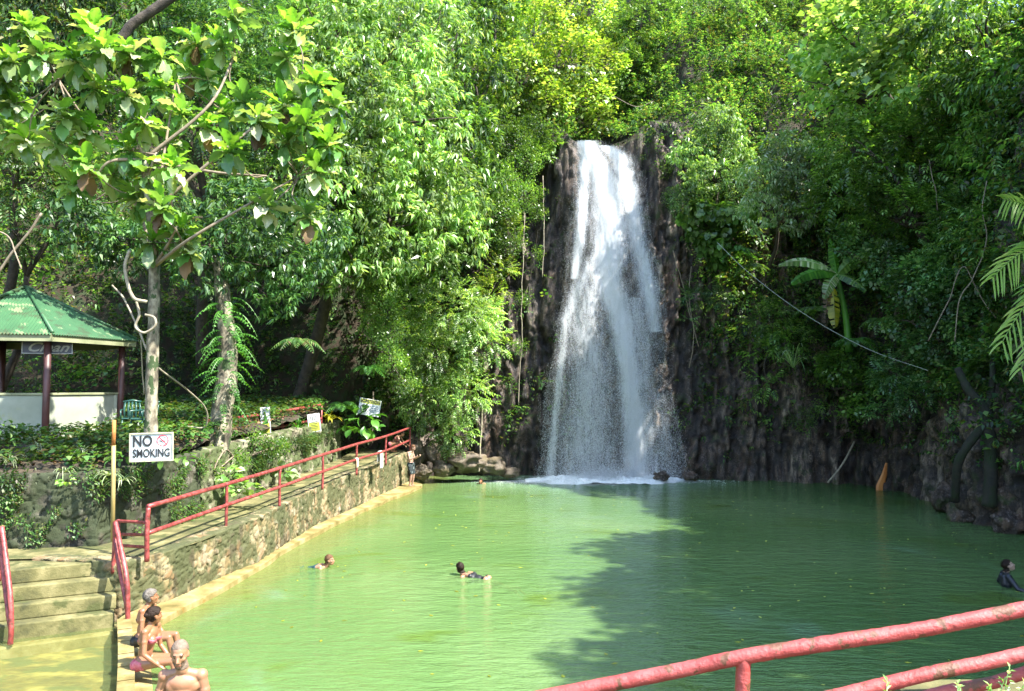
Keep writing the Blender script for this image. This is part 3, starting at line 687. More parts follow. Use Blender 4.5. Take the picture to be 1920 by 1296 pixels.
T('hanging_shrub', 'yellow green cascading shrub between the big bright tree and the rock left of the waterfall', 'shrub',
  [(850,590,34.6,1.5),(905,640,35.4,1.1),(820,670,35,1.4),(865,740,35.4,1.3),(800,755,35.8,1.2),(775,630,35.2,1.3),(850,812,35.8,.85),(735,600,34.4,1.2),(905,590,35.6,.9)],
  'pinnate', 'bright', root=(-4.3, 38.2, 7.0), rt=.12, partn='foliage', stemn='stem', dens=15, hang=True, lift=-.25)
T('hanging_shrub', 'dark green hanging column of leaves over the black hollow below the bright tree', 'shrub',
  [(715,560,31,.9),(725,620,31.2,.8),(735,680,31.6,.7),(760,720,32,.6)], 'small', 'mid', root=(-6.0, 35.8, 8), rt=.08, partn='foliage', stemn='stem', dens=22, hang=True, lift=-.5)
T('broadleaf_tree', 'sunlit yellow green tree overhanging the lip on the upper left of the waterfall', 'tree',
  [(1000,50,40,2.2),(1060,120,40,1.8),(960,150,39,1.9),(1100,185,41,1.2),(1025,195,39.5,1.3),(1075,30,42,2.2),(1125,225,41,.7),(1140,120,42,1.0)], 'broad', 'yellow', root=(-.5, 42.5, 16.5), rt=.25, dens=14, scale=1.3)
T('hanging_shrub', 'curtain of green creepers draped down the cliff just left of the top of the waterfall', 'shrub',
  [(950,265,38,1.4),(990,300,38,.9),(975,365,37.8,1.0),(935,400,37.4,1.1),(955,455,37.4,.8),(930,340,37,1.2),(1005,240,38.4,.8)], 'small', 'mid', root=(.2, 39.4, 16), rt=.1, partn='foliage', stemn='stem', dens=24, hang=True, lift=-.3)
T('hanging_shrub', 'small bright clump growing on the sunlit rock halfway down left of the waterfall', 'shrub',
  [(940,505,37,.55),(920,550,36.8,.7),(965,430,37.6,.5)], 'pinnate', 'yellow', root=(-.9, 38.6, 9), rt=.06, partn='foliage', stemn='stem', dens=18)
T('broadleaf_tree', 'mid green tree at the top edge between the bright tree and the sunlit overhanging one', 'tree',
  [(860,50,38,2.1),(890,150,37,1.8),(880,250,36,1.6),(905,330,36,1.2),(930,20,39,1.8),(840,180,36.5,1.3)], 'whorl', 'mid', root=(-3, 40.5, 14), rt=.25, dens=15, scale=1.5)
for lab, bl, kd, mt in (
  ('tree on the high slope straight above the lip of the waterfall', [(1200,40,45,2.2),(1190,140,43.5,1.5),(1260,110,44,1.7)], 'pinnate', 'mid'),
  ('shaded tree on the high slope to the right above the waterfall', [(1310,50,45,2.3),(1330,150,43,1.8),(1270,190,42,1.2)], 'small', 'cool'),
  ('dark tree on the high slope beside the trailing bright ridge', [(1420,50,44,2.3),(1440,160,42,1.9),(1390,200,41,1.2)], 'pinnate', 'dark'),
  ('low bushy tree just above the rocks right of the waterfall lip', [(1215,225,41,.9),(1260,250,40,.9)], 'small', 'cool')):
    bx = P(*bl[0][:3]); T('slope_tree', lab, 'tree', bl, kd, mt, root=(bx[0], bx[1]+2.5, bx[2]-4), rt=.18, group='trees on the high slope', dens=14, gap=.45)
T('broadleaf_tree', 'small tree with fresh green leaf sprays right of the top of the waterfall', 'tree',
  [(1345,225,36,.95),(1295,285,36,.95),(1330,330,35.5,.95),(1385,300,36,.85),(1285,345,35.6,.7),(1375,255,36,.7)], 'whorl', 'bright', root=(10.2, 38.5, 12.3), rt=.12, dens=17)
T('shrub', 'dark mound of foliage around the foot of the small fresh green tree beside the waterfall', 'shrub',
  [(1340,280,36.8,1.5),(1300,380,36.4,1.1),(1390,350,36.2,1.1)], 'small', 'cool', root=(9.8, 38.4, 10.8), rt=.08, partn='foliage', stemn='stem', dens=18)
T('shrub', 'pale whitish shrub catching the sun on the slope right of the waterfall', 'shrub',
  [(1475,285,33.4,1.15),(1525,290,33,.85),(1430,335,33,1.0),(1495,350,32.6,1.1),(1425,395,32.8,.95),(1490,410,32.4,.8)], 'whorl', 'pale', root=(11.6, 36, 9.6), rt=.1, partn='foliage', stemn='stem', dens=17)
T('creeper_mass', 'curtain of heart shaped vine leaves hanging over the rock right of the waterfall', 'creeper',
  [(1310,405,35.6,.85),(1355,410,35.4,.9),(1340,460,35.2,.8),(1305,440,35.4,.5),(1395,400,35.3,.7),(1350,495,35.2,.35)], 'heart', 'mid', root=(8.9, 37, 11.5), rt=.05, partn='foliage', stemn='stem', dens=75, scale=1.5, gap=.35, hang=True, lift=0)
T('canopy_tree', 'large overhanging tree with sunlit top leaves at the upper right', 'tree',
  [(1600,80,31,2.1),(1700,30,30,2.2),(1560,150,31,1.3),(1645,175,30,1.8),(1740,130,29,2.0),(1540,110,31.5,.8)], 'broad', 'bright', root=(17.2, 31, 11), rt=.3, dens=15, scale=1.7)
T('canopy_tree', 'dense shaded tree in the middle of the right hand slope', 'tree',
  [(1640,290,29.4,1.7),(1725,310,28.8,1.7),(1590,370,30.4,1.4),(1680,410,28.9,1.5),(1760,420,28.3,1.4),(1585,270,31,1.0)], 'pinnate', 'mid', root=(16.4, 29, 7.5), rt=.22, dens=16, scale=1.35)
T('canopy_tree', 'tall leafy tree in the top right corner above the palm', 'tree',
  [(1850,50,26.4,2.0),(1900,170,25.6,1.8),(1810,190,27,1.7),(1875,290,25.8,1.6),(1780,60,28,1.8)], 'whorl', 'mid', root=(17.2, 25, 9), rt=.28, dens=15, scale=1.3)
T('shrub', 'shaded leafy shrub behind the palm fronds on the right cliff', 'shrub',
  [(1830,410,26.2,1.3),(1880,430,25.4,1.2),(1800,480,26.8,1.1),(1870,520,25.2,1.0)], 'pinnate', 'dark', root=(16.4, 25.6, 7), rt=.1, partn='foliage', stemn='stem', dens=16)
T('shrub', 'glossy dark shrub overhanging the right cliff above the water', 'shrub',
  [(1720,530,27.8,1.1),(1785,560,27.2,1.1),(1700,600,28.2,.8),(1760,640,27.4,.9),(1835,610,26,1.0),(1650,500,29.2,1.0),(1590,470,30.4,.9)], 'broad', 'cool', root=(15.8, 28, 4.6), rt=.12, partn='foliage', stemn='stem', dens=18, scale=.9)
T('shrub', 'light green shrub clinging to the rock wall right of the waterfall foot', 'shrub',
  [(1440,600,34,.75),(1480,640,33.8,.6),(1425,660,34,.55),(1440,720,34,.5)], 'pinnate', 'mid', root=(11.2, 36, 5.2), rt=.06, partn='foliage', stemn='stem', dens=20, scale=1.2)
T('shrub', 'leafy shrub in the middle of the right cliff under the banana plant', 'shrub', [(1570,690,32.6,.8),(1620,720,31.8,.7),(1600,770,32,.5)], 'broad', 'mid', root=(14, 35, 4.2), rt=.06, partn='foliage', stemn='stem', dens=18)
T('shrub', 'drooping shrub on the dark right cliff above the leaning stick', 'shrub', [(1680,700,29.6,.8),(1720,740,28.8,.6),(1660,770,30.2,.45)], 'pinnate', 'cool', root=(15.6, 31, 4.2), rt=.06, partn='foliage', stemn='stem', dens=18)
T('shrub', 'small ragged shrub low on the dark right cliff', 'shrub', [(1500,790,34.2,.55),(1540,770,33.9,.4)], 'small', 'mid', root=(12.7, 36.2, 2.4), rt=.05, partn='foliage', stemn='stem', dens=22)
T('shrub', 'bush at the far right edge low on the cliff beside a slanting trunk', 'shrub', [(1880,690,24.6,.9),(1830,730,25.4,.6),(1900,610,24.4,.8)], 'broad', 'dark', root=(15.8, 24.8, 3.6), rt=.07, partn='foliage', stemn='stem', dens=18)
T('shrub', 'tuft of leaves on the rock lip left of the top of the waterfall', 'shrub', [(1035,272,38.7,.45),(1055,258,39,.4),(1010,285,38.5,.45)], 'pinnate', 'mid', rt=.04, partn='foliage', stemn='stem', dens=24)
T('shrub', 'trailing leaves over the rock lip right of the top of the waterfall', 'shrub', [(1215,290,38.6,.42),(1240,320,38.2,.5),(1195,272,39.2,.4),(1262,370,37.6,.5)], 'small', 'mid', rt=.04, partn='foliage', stemn='stem', dens=26, hang=True)
T('shrub', 'ferny shrub clinging to the rock right of the middle of the waterfall', 'shrub', [(1300,560,36.2,.4),(1290,600,36,.3),(1345,560,35.8,.4)], 'pinnate', 'cool', rt=.03, partn='foliage', stemn='stem', dens=26)
T('shrub', 'sunlit tufts on the rock between the cascading shrub and the waterfall', 'shrub', [(985,560,37.2,.4),(1000,480,37.6,.4),(975,650,37,.35),(1010,400,38,.4)], 'small', 'mid', rt=.03, partn='foliage', stemn='stem', dens=26)
# behind the big leaved tree on the left
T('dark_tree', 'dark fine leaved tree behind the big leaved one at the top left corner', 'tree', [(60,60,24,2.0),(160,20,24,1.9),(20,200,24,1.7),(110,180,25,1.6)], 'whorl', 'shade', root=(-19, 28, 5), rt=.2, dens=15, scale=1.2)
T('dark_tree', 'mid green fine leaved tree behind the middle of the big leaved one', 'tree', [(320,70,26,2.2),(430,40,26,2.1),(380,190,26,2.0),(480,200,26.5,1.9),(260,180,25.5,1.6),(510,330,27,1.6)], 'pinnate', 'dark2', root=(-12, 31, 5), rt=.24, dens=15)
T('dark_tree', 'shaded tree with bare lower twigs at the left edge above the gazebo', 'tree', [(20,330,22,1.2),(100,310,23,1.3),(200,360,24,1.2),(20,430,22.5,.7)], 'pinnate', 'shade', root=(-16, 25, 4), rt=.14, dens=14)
# ferny trunk tree: its crown of layered maple-like sprays
T2b = P(408, 880, 21.2); 
t2 = T('layered_tree', 'leaning pale trunk tree wrapped in ferns beside the walkway', 'tree',
  [(160,440,22,1.0),(235,470,22,.9),(130,400,22.5,.9),(430,455,21.4,1.1),(505,500,22,1.1),(380,500,21,.8),(470,400,22,1.3),(560,500,22.6,1.0),(330,420,22,1.2),(590,440,23,1.1),(300,480,22.4,.7),(520,570,22.4,.6)],
  'whorl', 'dark2', root=tuple(T2b), rt=.1, dens=17, scale=.95, hub=P(410, 470, 21.6), stemn='branches', gap=.44)
mb = MB(); tr = spline([P(385,905,21),P(402,850,21.1),P(418,760,21.2),P(428,660,21.3),P(418,560,21.5),P(408,470,21.7)], 8)
mb.tube(tr, np.linspace(.36, .16, len(tr)), 14, wob=.16); mb.build('trunk', M['bark'], t2, True)
def fern_frond(mb, base, d, ln, wd, n=12, droop=.6, lw=.035):
    """a frond: rachis curving over, leaflets both sides (quads)"""
    base = np.array(base, float); d = np.array(d, float); d /= np.linalg.norm(d)
    y = np.cross((0, 0, 1), d); y /= np.linalg.norm(y)+1e-9
    pts = [base+d*ln*t-np.array([0, 0, 1])*ln*droop*t*t for t in np.linspace(0, 1, n)]
    for i in range(1, n):
        t = i/(n-1); w_ = wd*math.sin(math.pi*(.12+.85*t))**.7; tt = pts[i]-pts[i-1]; tt /= np.linalg.norm(tt)
        for s in (-1, 1):
            q = leaf4(pts[i], y*s+tt*.55-np.array([0, 0, .25]), w_, lw, .25, .2, up=np.cross(tt, y*s)*s); mb.add(q, Q4)
    mb.tube(pts, np.linspace(.012, .003, n), 4)
fm = MB(); rg = np.random.default_rng(3)
for i in range(70):
    t = rg.uniform(.42, .82); c = tr[int(t*(len(tr)-1))]; a = rg.uniform(0, 6.28)
    fern_frond(fm, c+np.array([math.cos(a), math.sin(a), 0])*.18, (math.cos(a), math.sin(a), rg.uniform(.1, .9)), rg.uniform(.45, .95), .13, 10, rg.uniform(.6, 1.2), .05)
fm.build('fern', L['fern'], t2)
# big leaved tree: trunk, limbs and rosettes of large ruffled leaves
ROS = [(120,120),(400,130),(450,200),(170,230),(1020,80),(1120,140),(1270,120),(420,370),(560,400),(700,370),(270,490),(790,480),(800,540),(120,600),(370,560),(560,640),(380,710),(750,720),(830,300),(1100,260),(1240,240),(1370,350),(980,480),(1230,450),(1330,530),(1250,610),(1040,780),(1370,730),(1160,890),(1330,930),(700,890),(790,990),(600,850),(1210,730),(850,180),(700,240),(60,260),(20,340),(1450,450),(620,520),(480,300),(900,540),(320,800),(660,1040),(820,1080),(560,230),(330,250),(1180,200),(960,180),(1060,430),(740,620),(500,740),(900,340),(60,440),(250,350),(1000,650),(1130,520),(1420,620),(250,620),(640,740),(30,560),(640,300),(1320,420)]
def bigleaf(ln=.42, wd=.2, arch=.3, ruffle=.018, seed=0):
    r = np.random.default_rng(seed); n = 9; V = []; F = []
    prof = [.10, .25, .45, .68, .88, 1.0, .95, .70, .12]
    for i in range(n):
        t = i/(n-1); x = ln*t*math.cos(arch*t); z = -ln*t*math.sin(arch*t)*.9; w_ = wd*.5*prof[i]
        for k, s in enumerate((-1, -.5, 0, .5, 1)):
            V.append((x-abs(s)*w_*.15, s*w_, z+abs(s)*w_*.35+(ruffle*(1 if (i+k) % 2 else -1) if abs(s) == 1 else 0)-(.006 if s == 0 else 0)+(ruffle*.5*(1 if i % 2 else -1) if abs(s) == .5 else 0)))
    for i in range(n-1):
        for k in range(4): F.append((i*5+k, i*5+k+1, (i+1)*5+k+1, (i+1)*5+k))
    return np.array(V), np.array(F)
L['bigyoung'] = leafmat('leaf_big_young', [(.13,.31,.04), (.2,.40,.06), (.32,.48,.12)], .5, .32, (1.35, 1.4, .45), vary=.2)
L['bigold'] = leafmat('leaf_big_mature', [(.07,.18,.04), (.13,.27,.07), (.24,.36,.12), (.5,.52,.36)], .36, .3, (1.5, 1.5, .5), .7, vary=.3)
bt_base = P(284, 812, 16.6)
bt = thing('big_leaf_tree', bt_base, 'tall tree with rosettes of very large ruffled leaves beside the gazebo', 'tree')
mb = MB(); tk = spline([P(283,860,16.6),P(284,740,16.6),P(288,600,16.6),P(289,500,16.6),P(283,400,16.5),P(270,300,16.3)], 8)
mb.tube(tk, np.linspace(.135, .085, len(tk)), 14, wob=.12); mb.build('trunk', M['bark'], bt, True)
hubs = [P(x, y, d) for x, y, d in ((180,330,16),(290,290,16.2),(330,150,16.8),(500,330,16.5),(560,180,17.2),(110,150,16.4),(440,100,17.4),(330,430,15.8),(560,330,16.4),(260,200,16.2))]
br = MB()
for i, h in enumerate(hubs): limb(br, tk[-1-(i % 3)*8] if i != 7 else tk[24], h, .042, .02, .1, 400+i)
yl, ol, dl_ = [], [], []
rg = np.random.default_rng(21)
for i in range(0):
    q = ROS[rg.integers(0, 60)]; ROS.append((q[0]+rg.normal(0, 70), min(980, q[1]+abs(rg.normal(30, 60)))))
for i, (cx, cy) in enumerate(q for j, q in enumerate(ROS) if j % 7 != 5):
    d = 15.0+2.2*vnoise(np.array([[cx/420., cy/420., 0]]), 9)[0]+rg.uniform(-.4, .6)+(1.0 if cx > 820 and cy < 500 else 0)
    c = P(cx/2.314, cy/2.314, d)
    h = min(hubs, key=lambda q: np.linalg.norm(q-c)); limb(br, h, c-np.array([0, 0, .06]), .02, .01, .12, 500+i, 5)
    ax = np.array([rg.normal(0, .25), rg.normal(-.1, .25), 1.]); ax /= np.linalg.norm(ax)
    for tier, (m, el, sc_, lst) in enumerate(((5, 1.05, .95, yl), (5, .6, 1.05, yl if rg.random() < .6 else ol), (6, .05, 1.05, ol), (5, -.55, 1.05, ol), (2, -1.05, 1.0, dl_ if rg.random() < .2 else ol))):
        for k in range(m):
            a = 2*math.pi*(k+rg.random()*.6)/m+tier; e = el+rg.normal(0, .15)
            f = np.array([math.cos(a)*math.cos(e), math.sin(a)*math.cos(e), math.sin(e)])+ (ax-[0,0,1])*.6
            lst.append((c-ax*tier*.035, f, sc_*rg.uniform(.85, 1.3)))
br.build('branches', M['twig'], bt, True)
pr = [bigleaf(seed=1), bigleaf(.40, .21, .5, .022, 2), bigleaf(.44, .19, .1, .016, 3)]
for nm, lst, mt in (('young_leaves', yl, 'bigyoung'), ('old_leaves', ol, 'bigold'), ('withered_leaves', dl_, 'dry')):
    ps = np.array([q[0] for q in lst]); fs = np.array([q[1] for q in lst]); ssc = np.array([q[2] for q in lst]); w_ = rg.integers(0, 3, len(lst)); prt = []
    for k in range(3):
        m = w_ == k; prt.append(inst(pr[k], ps[m], rotf(fs[m], rg.normal(0, .25, m.sum())), ssc[m]))
    V, F = merge(prt); link(nm, mesh_np(nm, V, F, L[mt], False), bt)
# ---------------- off to the right: trees on the ridge whose shade falls on the pool
for i, (x, y, z, r) in enumerate([(17.8,13.5,17.4,3.0),(17.8,9,18.2,3.2),(17.6,4.5,18.6,3.2),(17.4,0,19,3.3),(17.6,-4.5,18.8,3.4)]):
    NSEED[0] += 1; t = thing('ridge_tree', (x+1, y, z-4), ['round ridge tree on the right cliff top level with the middle of the pool','round ridge tree on the cliff top right of the viewer','ridge tree on the cliff top above the palm','ridge tree behind the viewer\'s right shoulder','ridge tree farthest back behind the viewer on the right'][i], 'tree', 'trees along the right ridge')
    bl = [((x, y, z), r), ((x-1.2, y+1.8, z-1), r*.7), ((x+.5, y-2, z-.6), r*.75), ((x, y, z+r*.7), r*.6)]
    crown_mesh('crown', bl, 'broad', 'mid', 13, 1.8, .36, .2, t, NSEED[0]); mb = MB(); limb(mb, (x+1, y, z-6), (x, y, z), .3, .12, .05, i)
    for b in bl: limb(mb, (x, y, z-1), b[0], .1, .04, .1, i+9)
    mb.build('trunk', M['darkbark'], t, True)

fx, fy, f = FLOAT; ok = (fx > np.interp(fy, [11, 14, 34], [-4.4, -5.4, -3.4])); pos = np.c_[fx, fy, fx*0+.012][ok]
V, F = inst((leaf4((0,0,0), (1,0,0), .10, .045, .0, 0), Q4), pos, rotf(f[ok]), rg.uniform(.5, 1.3, len(pos)))
meta(link('floating_leaves', mesh_np('floating_leaves', V, F, L['lemon'])), 'tiny fallen leaves drifting on the pool surface', 'leaves', kind='stuff')
# ================================================================== waterfall
def fallmat():
    m, nt, b, o = newmat('falling_water'); b.inputs['Base Color'].default_value = (.70,.72,.74,1); b.inputs['Roughness'].default_value = .25
    t = nt.nodes.new('ShaderNodeBsdfTranslucent'); t.inputs[0].default_value = (.70,.72,.74,1)
    mx = nt.nodes.new('ShaderNodeMixShader'); mx.inputs[0].default_value = .45
    nt.links.new(b.outputs[0], mx.inputs[1]); nt.links.new(t.outputs[0], mx.inputs[2]); nt.links.new(mx.outputs[0], o.inputs[0]); return m
def veilmat():
    m, nt, b, o = newmat('water_veil'); b.inputs['Base Color'].default_value = (.70,.72,.74,1); b.inputs['Roughness'].default_value = .35
    t = nt.nodes.new('ShaderNodeBsdfTranslucent'); t.inputs[0].default_value = (.70,.72,.74,1)
    mx = nt.nodes.new('ShaderNodeMixShader'); mx.inputs[0].default_value = .45
    nt.links.new(b.outputs[0], mx.inputs[1]); nt.links.new(t.outputs[0], mx.inputs[2])
    n1 = noise(nt, 2.6, 6, .72, wpos(nt, (1, 1, .5)), .8); n2 = noise(nt, 9, 5, .7, wpos(nt, (1, 1, .10)), .25); n3 = noise(nt, 26, 3, .8, wpos(nt, (1, 1, .4)))
    nn = math_(nt, 'ADD', math_(nt, 'ADD', math_(nt, 'MULTIPLY', n1, .42), math_(nt, 'MULTIPLY', n2, .33)), math_(nt, 'MULTIPLY', n3, .25))
    d = attr(nt, 'dens')
    a = maprange(nt, math_(nt, 'ADD', nn, math_(nt, 'MULTIPLY', d, .46)), .53, .95, 0, .82)
    tr = nt.nodes.new('ShaderNodeBsdfTransparent'); m2 = nt.nodes.new('ShaderNodeMixShader')
    nt.links.new(a, m2.inputs[0]); nt.links.new(tr.outputs[0], m2.inputs[1]); nt.links.new(mx.outputs[0], m2.inputs[2]); nt.links.new(m2.outputs[0], o.inputs[0]); return m
def g_(x, path, sig, amp):
    """amp falloff around a stream whose centre runs through path [(py, px)]"""
    return lambda X, Y: amp*np.interp(Y, [p[0] for p in path]*1, [1]*len(path))*np.exp(-((X-np.interp(Y, [p[0] for p in path], [p[1] for p in path]))/np.interp(Y, [p[0] for p in path], sig))**2)*((Y > path[0][0]-3) & (Y < path[-1][0]+3))
STR = [g_(0, [(266,1095),(300,1115),(340,1135),(430,1148),(520,1135),(600,1165),(700,1180),(800,1190),(898,1195)], [22,24,30,32,30,24,20,22,28], 1.),
       g_(0, [(266,1095),(330,1095),(410,1092),(470,1085),(520,1078)], [16,13,12,10,9], .8),
       g_(0, [(275,1140),(300,1165),(360,1180),(430,1195),(520,1215),(620,1232)], [22,22,24,24,22,18], .8),
       g_(0, [(480,1120),(530,1090),(600,1062),(700,1050),(800,1040),(895,1032)], [20,18,12,9,9,12], .55),
       g_(0, [(540,1110),(600,1100),(700,1110),(800,1100),(895,1105)], [24,36,45,55,70], .5),
       g_(0, [(740,1235),(800,1240),(895,1250)], [22,30,36], .32),
       g_(0, [(560,1190),(640,1200),(740,1205),(895,1225)], [26,28,22,20], .45)]
def dens(X, Y):
    r = 0
    for s in STR: r = np.maximum(r, s(X, Y))
    le = np.interp(Y, [265,290,340,430,520,600,700,800,895], [1076,1074,1068,1062,1055,1044,1028,1012,1000]); re = np.interp(Y, [265,290,340,430,520,600,700,760,895], [1152,1198,1210,1224,1244,1256,1262,1275,1288])
    wv = (fbm(np.c_[X*0, Y*.02, X*0], 8)-.5)*26; ins = ss(X, le-6+wv, le+22+wv)*(1-ss(X, re-34+wv, re+8+wv))
    return np.maximum(r, .05)*ins
def fdepth(px, py): 
    t = np.clip((py-265)/630, 0, 1); return 38.05-1.25*t-.25*np.sin(t*3.1)+.12*np.sin(px*.09)*(1-t)
def PV(px, py, d):
    u = (px-960)/1500; v = (648-py)/1500; yy = ct-v*st; zz = st+v*ct
    return np.stack([u*d/yy, d, CAMH+zz*d/yy], -1)
wf = thing('waterfall', (4.4, 37, 0), 'tall white waterfall veiling the dark rock face behind the green pool', 'waterfall')
M['fall'] = fallmat(); M['veil'] = veilmat()
rg = np.random.default_rng(90)
# sheets of water over the face
for lay in range(2):
    U = np.linspace(994, 1300, 120); Y = np.linspace(262, 899, 200)
    g = np.stack(np.meshgrid(U, Y), -1).reshape(-1, 2)
    dd = dens(g[:, 0], g[:, 1])
    dp = fdepth(g[:, 0], g[:, 1])-.16*lay-(fbm(np.c_[g*np.array([.05, .012]), g[:, 0]*0+lay*9], 3+lay)-.5)*.5
    V = PV(g[:, 0], g[:, 1], dp); V[:, 2] = np.maximum(V[:, 2], -.05)
    a = np.arange(120*200).reshape(200, 120); F = np.stack([a[:-1, :-1], a[:-1, 1:], a[1:, 1:], a[1:, :-1]], 2).reshape(-1, 4)
    keep = dd[F].max(1) > .03
    link('water_sheet', mesh_np('water_sheet', V, F[keep], M['veil'], True, dict(dens=dd)), wf)
# threads and drops
def falling(name, n, wmin, wmax, lmin, lmax, power, base, seed):
    rg = np.random.default_rng(seed); k = n*8
    X = rg.uniform(996, 1300, k); Y = 266+rg.random(k)**.85*632; dd = dens(X, Y)
    keep = rg.random(k) < np.maximum(dd**power, base*(dd > .02)); X, Y = X[keep][:n], Y[keep][:n]
    t = (Y-265)/630
    c = PV(X, Y, fdepth(X, Y)-rg.uniform(-.05, .75, len(X))*(.4+t*.6)-.1); ln = rg.uniform(lmin, lmax, len(X))*(.45+t*.8); wd = rg.uniform(wmin, wmax, len(X))
    c[:, 2] = np.maximum(c[:, 2], ln*.5)
    f = np.stack([rg.normal(0, .05, len(X)), rg.normal(0, .05, len(X)), -np.ones(len(X))], 1); rot = rotf(f, rg.uniform(-.9, .9, len(X)))
    rot = rotf(f); rot = np.stack([rot[:, :, 0], np.cross(f, np.c_[rg.normal(0, .5, len(X)), -np.ones(len(X)), f[:, 0]*0]), rot[:, :, 2]], 2)
    rot[:, :, 1] /= np.linalg.norm(rot[:, :, 1], axis=1)[:, None]
    pv = np.array([[-.5,0,0],[0,.5,0],[.5,0,0],[0,-.5,0]]); sv = np.stack([ln, wd, wd], 1)
    V = np.einsum('nij,nkj->nki', rot, pv[None]*sv[:, None]).reshape(-1, 3)+np.repeat(c, 4, 0)
    F = np.arange(len(X)*4).reshape(-1, 4)
    return link(name, mesh_np(name, V, F, M['fall']), wf)
o = falling('water_drops', 150000, .006, .013, .015, .045, .6, .30, 2); o['kind'] = 'stuff'
# splash at the foot
n = 60000; X = rg.normal(3.9, 1.9, n); Y = 36.7-np.abs(rg.normal(0, .55, n)); Z = np.abs(rg.normal(0, .28, n))*np.exp(-((X-4.6)/2.2)**2)+.01
pos = np.c_[X, Y, Z]; f = rg.normal(size=(n, 3)); V, F = inst((np.array([[-.5,0,0],[0,.5,0],[.5,0,0],[0,-.5,0]])*.026, Q4), pos, rotf(f), rg.uniform(.5, 1.4, n))
o = link('splash', mesh_np('splash', V, F, M['fall']), wf); o['kind'] = 'stuff'

M['foam'] = noisy('white_foam', [(.3, (.62,.66,.66)), (.7, (.85,.87,.87))], 5, .8, .6, .04, 22)
# churned foam heaped along the foot
gx, gy = np.meshgrid(np.linspace(.6, 8.4, 150), np.linspace(35.2, 37.4, 60)); q = np.c_[gx.ravel(), gy.ravel(), gx.ravel()*0]
e = 1-(((q[:, 0]-4.2)/3.7)**2)**1.5-(np.abs(q[:, 1]-36.6)/(1.5-.12*np.abs(q[:, 0]-4)))**2*.9+(fbm(q*np.array([1.6, 2.6, 1]), 4)-.5)*1.3
hgt = np.clip(e, -.2, 1)*.2+np.clip(e, 0, 1)*(fbm(q*6, 8)-.4)*.22
a = np.arange(9000).reshape(60, 150); F = np.stack([a[:-1, :-1], a[:-1, 1:], a[1:, 1:], a[1:, :-1]], 2).reshape(-1, 4); F = F[e[F].max(1) > 0]
link('foam', mesh_np('foam', np.c_[q[:, :2], hgt], F, M['foam'], True), wf)
# ================================================================== things on the left bank
# ---- gazebo
gz_c = np.array([-13.45, 22.0]); GZR = 2.85; EZ = 5.38
M['roof'] = None
def roofmat():
    m, nt, b, o = newmat('green_corrugated_roof'); v = wpos(nt)
    c = ramp(nt, noise(nt, 1.4, 5, .6, v), [(.3, (.018,.07,.026)), (.7, (.035,.11,.042))])
    c = mixc(nt, maprange(nt, noise(nt, 1.9, 6, .65, wpos(nt, (1, 1, 2))), .50, .60, 0, .8), c, (.028,.045,.018))
    c = mixc(nt, maprange(nt, noise(nt, 2.6, 3, .5, wpos(nt, (1, 1.4, 1)), .5), .60, .66, 0, .7), c, (.16,.2,.10))
    nt.links.new(c, b.inputs['Base Color']); b.inputs['Roughness'].default_value = .55; bump(nt, b, noise(nt, 30, 4, .6, v), .3, .01); return m
M['roof'] = roofmat()
M['fascia'] = noisy('flaking_cream_board', [(.35, (.13,.145,.07)), (.65, (.25,.255,.15))], 2, .7, .3, .01, 20, spots=(9, .64, .68, (.05,.05,.03)))
M['post'] = noisy('maroon_paint', [(.3, (.045,.018,.016)), (.7, (.10,.038,.034))], 2, .5, .2, .01)
M['whitewall'] = noisy('stained_white_plaster', [(.3, (.2,.22,.16)), (.7, (.34,.36,.29))], .9, .8, .2, .01, 12, spots=(1.6, .56, .68, (.25,.27,.12)))
gz = thing('gazebo', (*gz_c, 2.9), 'open pavilion with a green corrugated pyramid roof and maroon posts', 'gazebo')
ang = [R(-90+43.5+60*k) for k in range(6)]
def gc(r, k): return gz_c+r*np.array([math.cos(ang[k % 6]), math.sin(ang[k % 6])])
apex = np.array([*gz_c, 6.98])
for k in range(6):
    A = np.array([*gc(GZR, k), EZ+.19]); B = np.array([*gc(GZR, k+1), EZ+.19]); mid = (A+B)/2
    nrm = np.cross(B-A, apex-A); nrm /= np.linalg.norm(nrm); nrm *= np.sign(nrm[2])
    S = 180; V = []
    for i in range(S+1):
        s = i/S; bot = A+(B-A)*s; h = 1-abs(2*s-1); top = bot+(apex-mid)*h
        if h > .999: top = apex
        off = nrm*.022*math.sin(2*math.pi*i/5.); V += [bot+off-(apex-mid)*.025, bot*.5+top*.5+off, top+off*.6]
    F = [(3*i+j, 3*i+3+j, 3*i+4+j, 3*i+1+j) for i in range(S) for j in (0, 1)]
    link('roof_panel', mesh_np('roof_panel', V, F, M['roof'], True), gz)
    mb = MB(); mb.tube([A+nrm*.03, apex+nrm*.03], .045, 8); mb.build('ridge_cap', M['roof'], gz, True)
    mb = MB(); t = (B-A)/np.linalg.norm(B-A); rot = np.stack([t, np.array([-t[1], t[0], 0]), [0, 0, 1]], 1)
    mb.box((A+B)/2-np.array([0, 0, .10]), (np.linalg.norm(B-A)-.01, .03, .2), rot); mb.build('fascia', M['fascia'], gz)
    p = gc(2.5, k)
    if k != 2: mb = MB(); mb.tube([(*p, 2.3), (*p, 5.56)], .085, 14); mb.build('post', M['post'], gz, True)
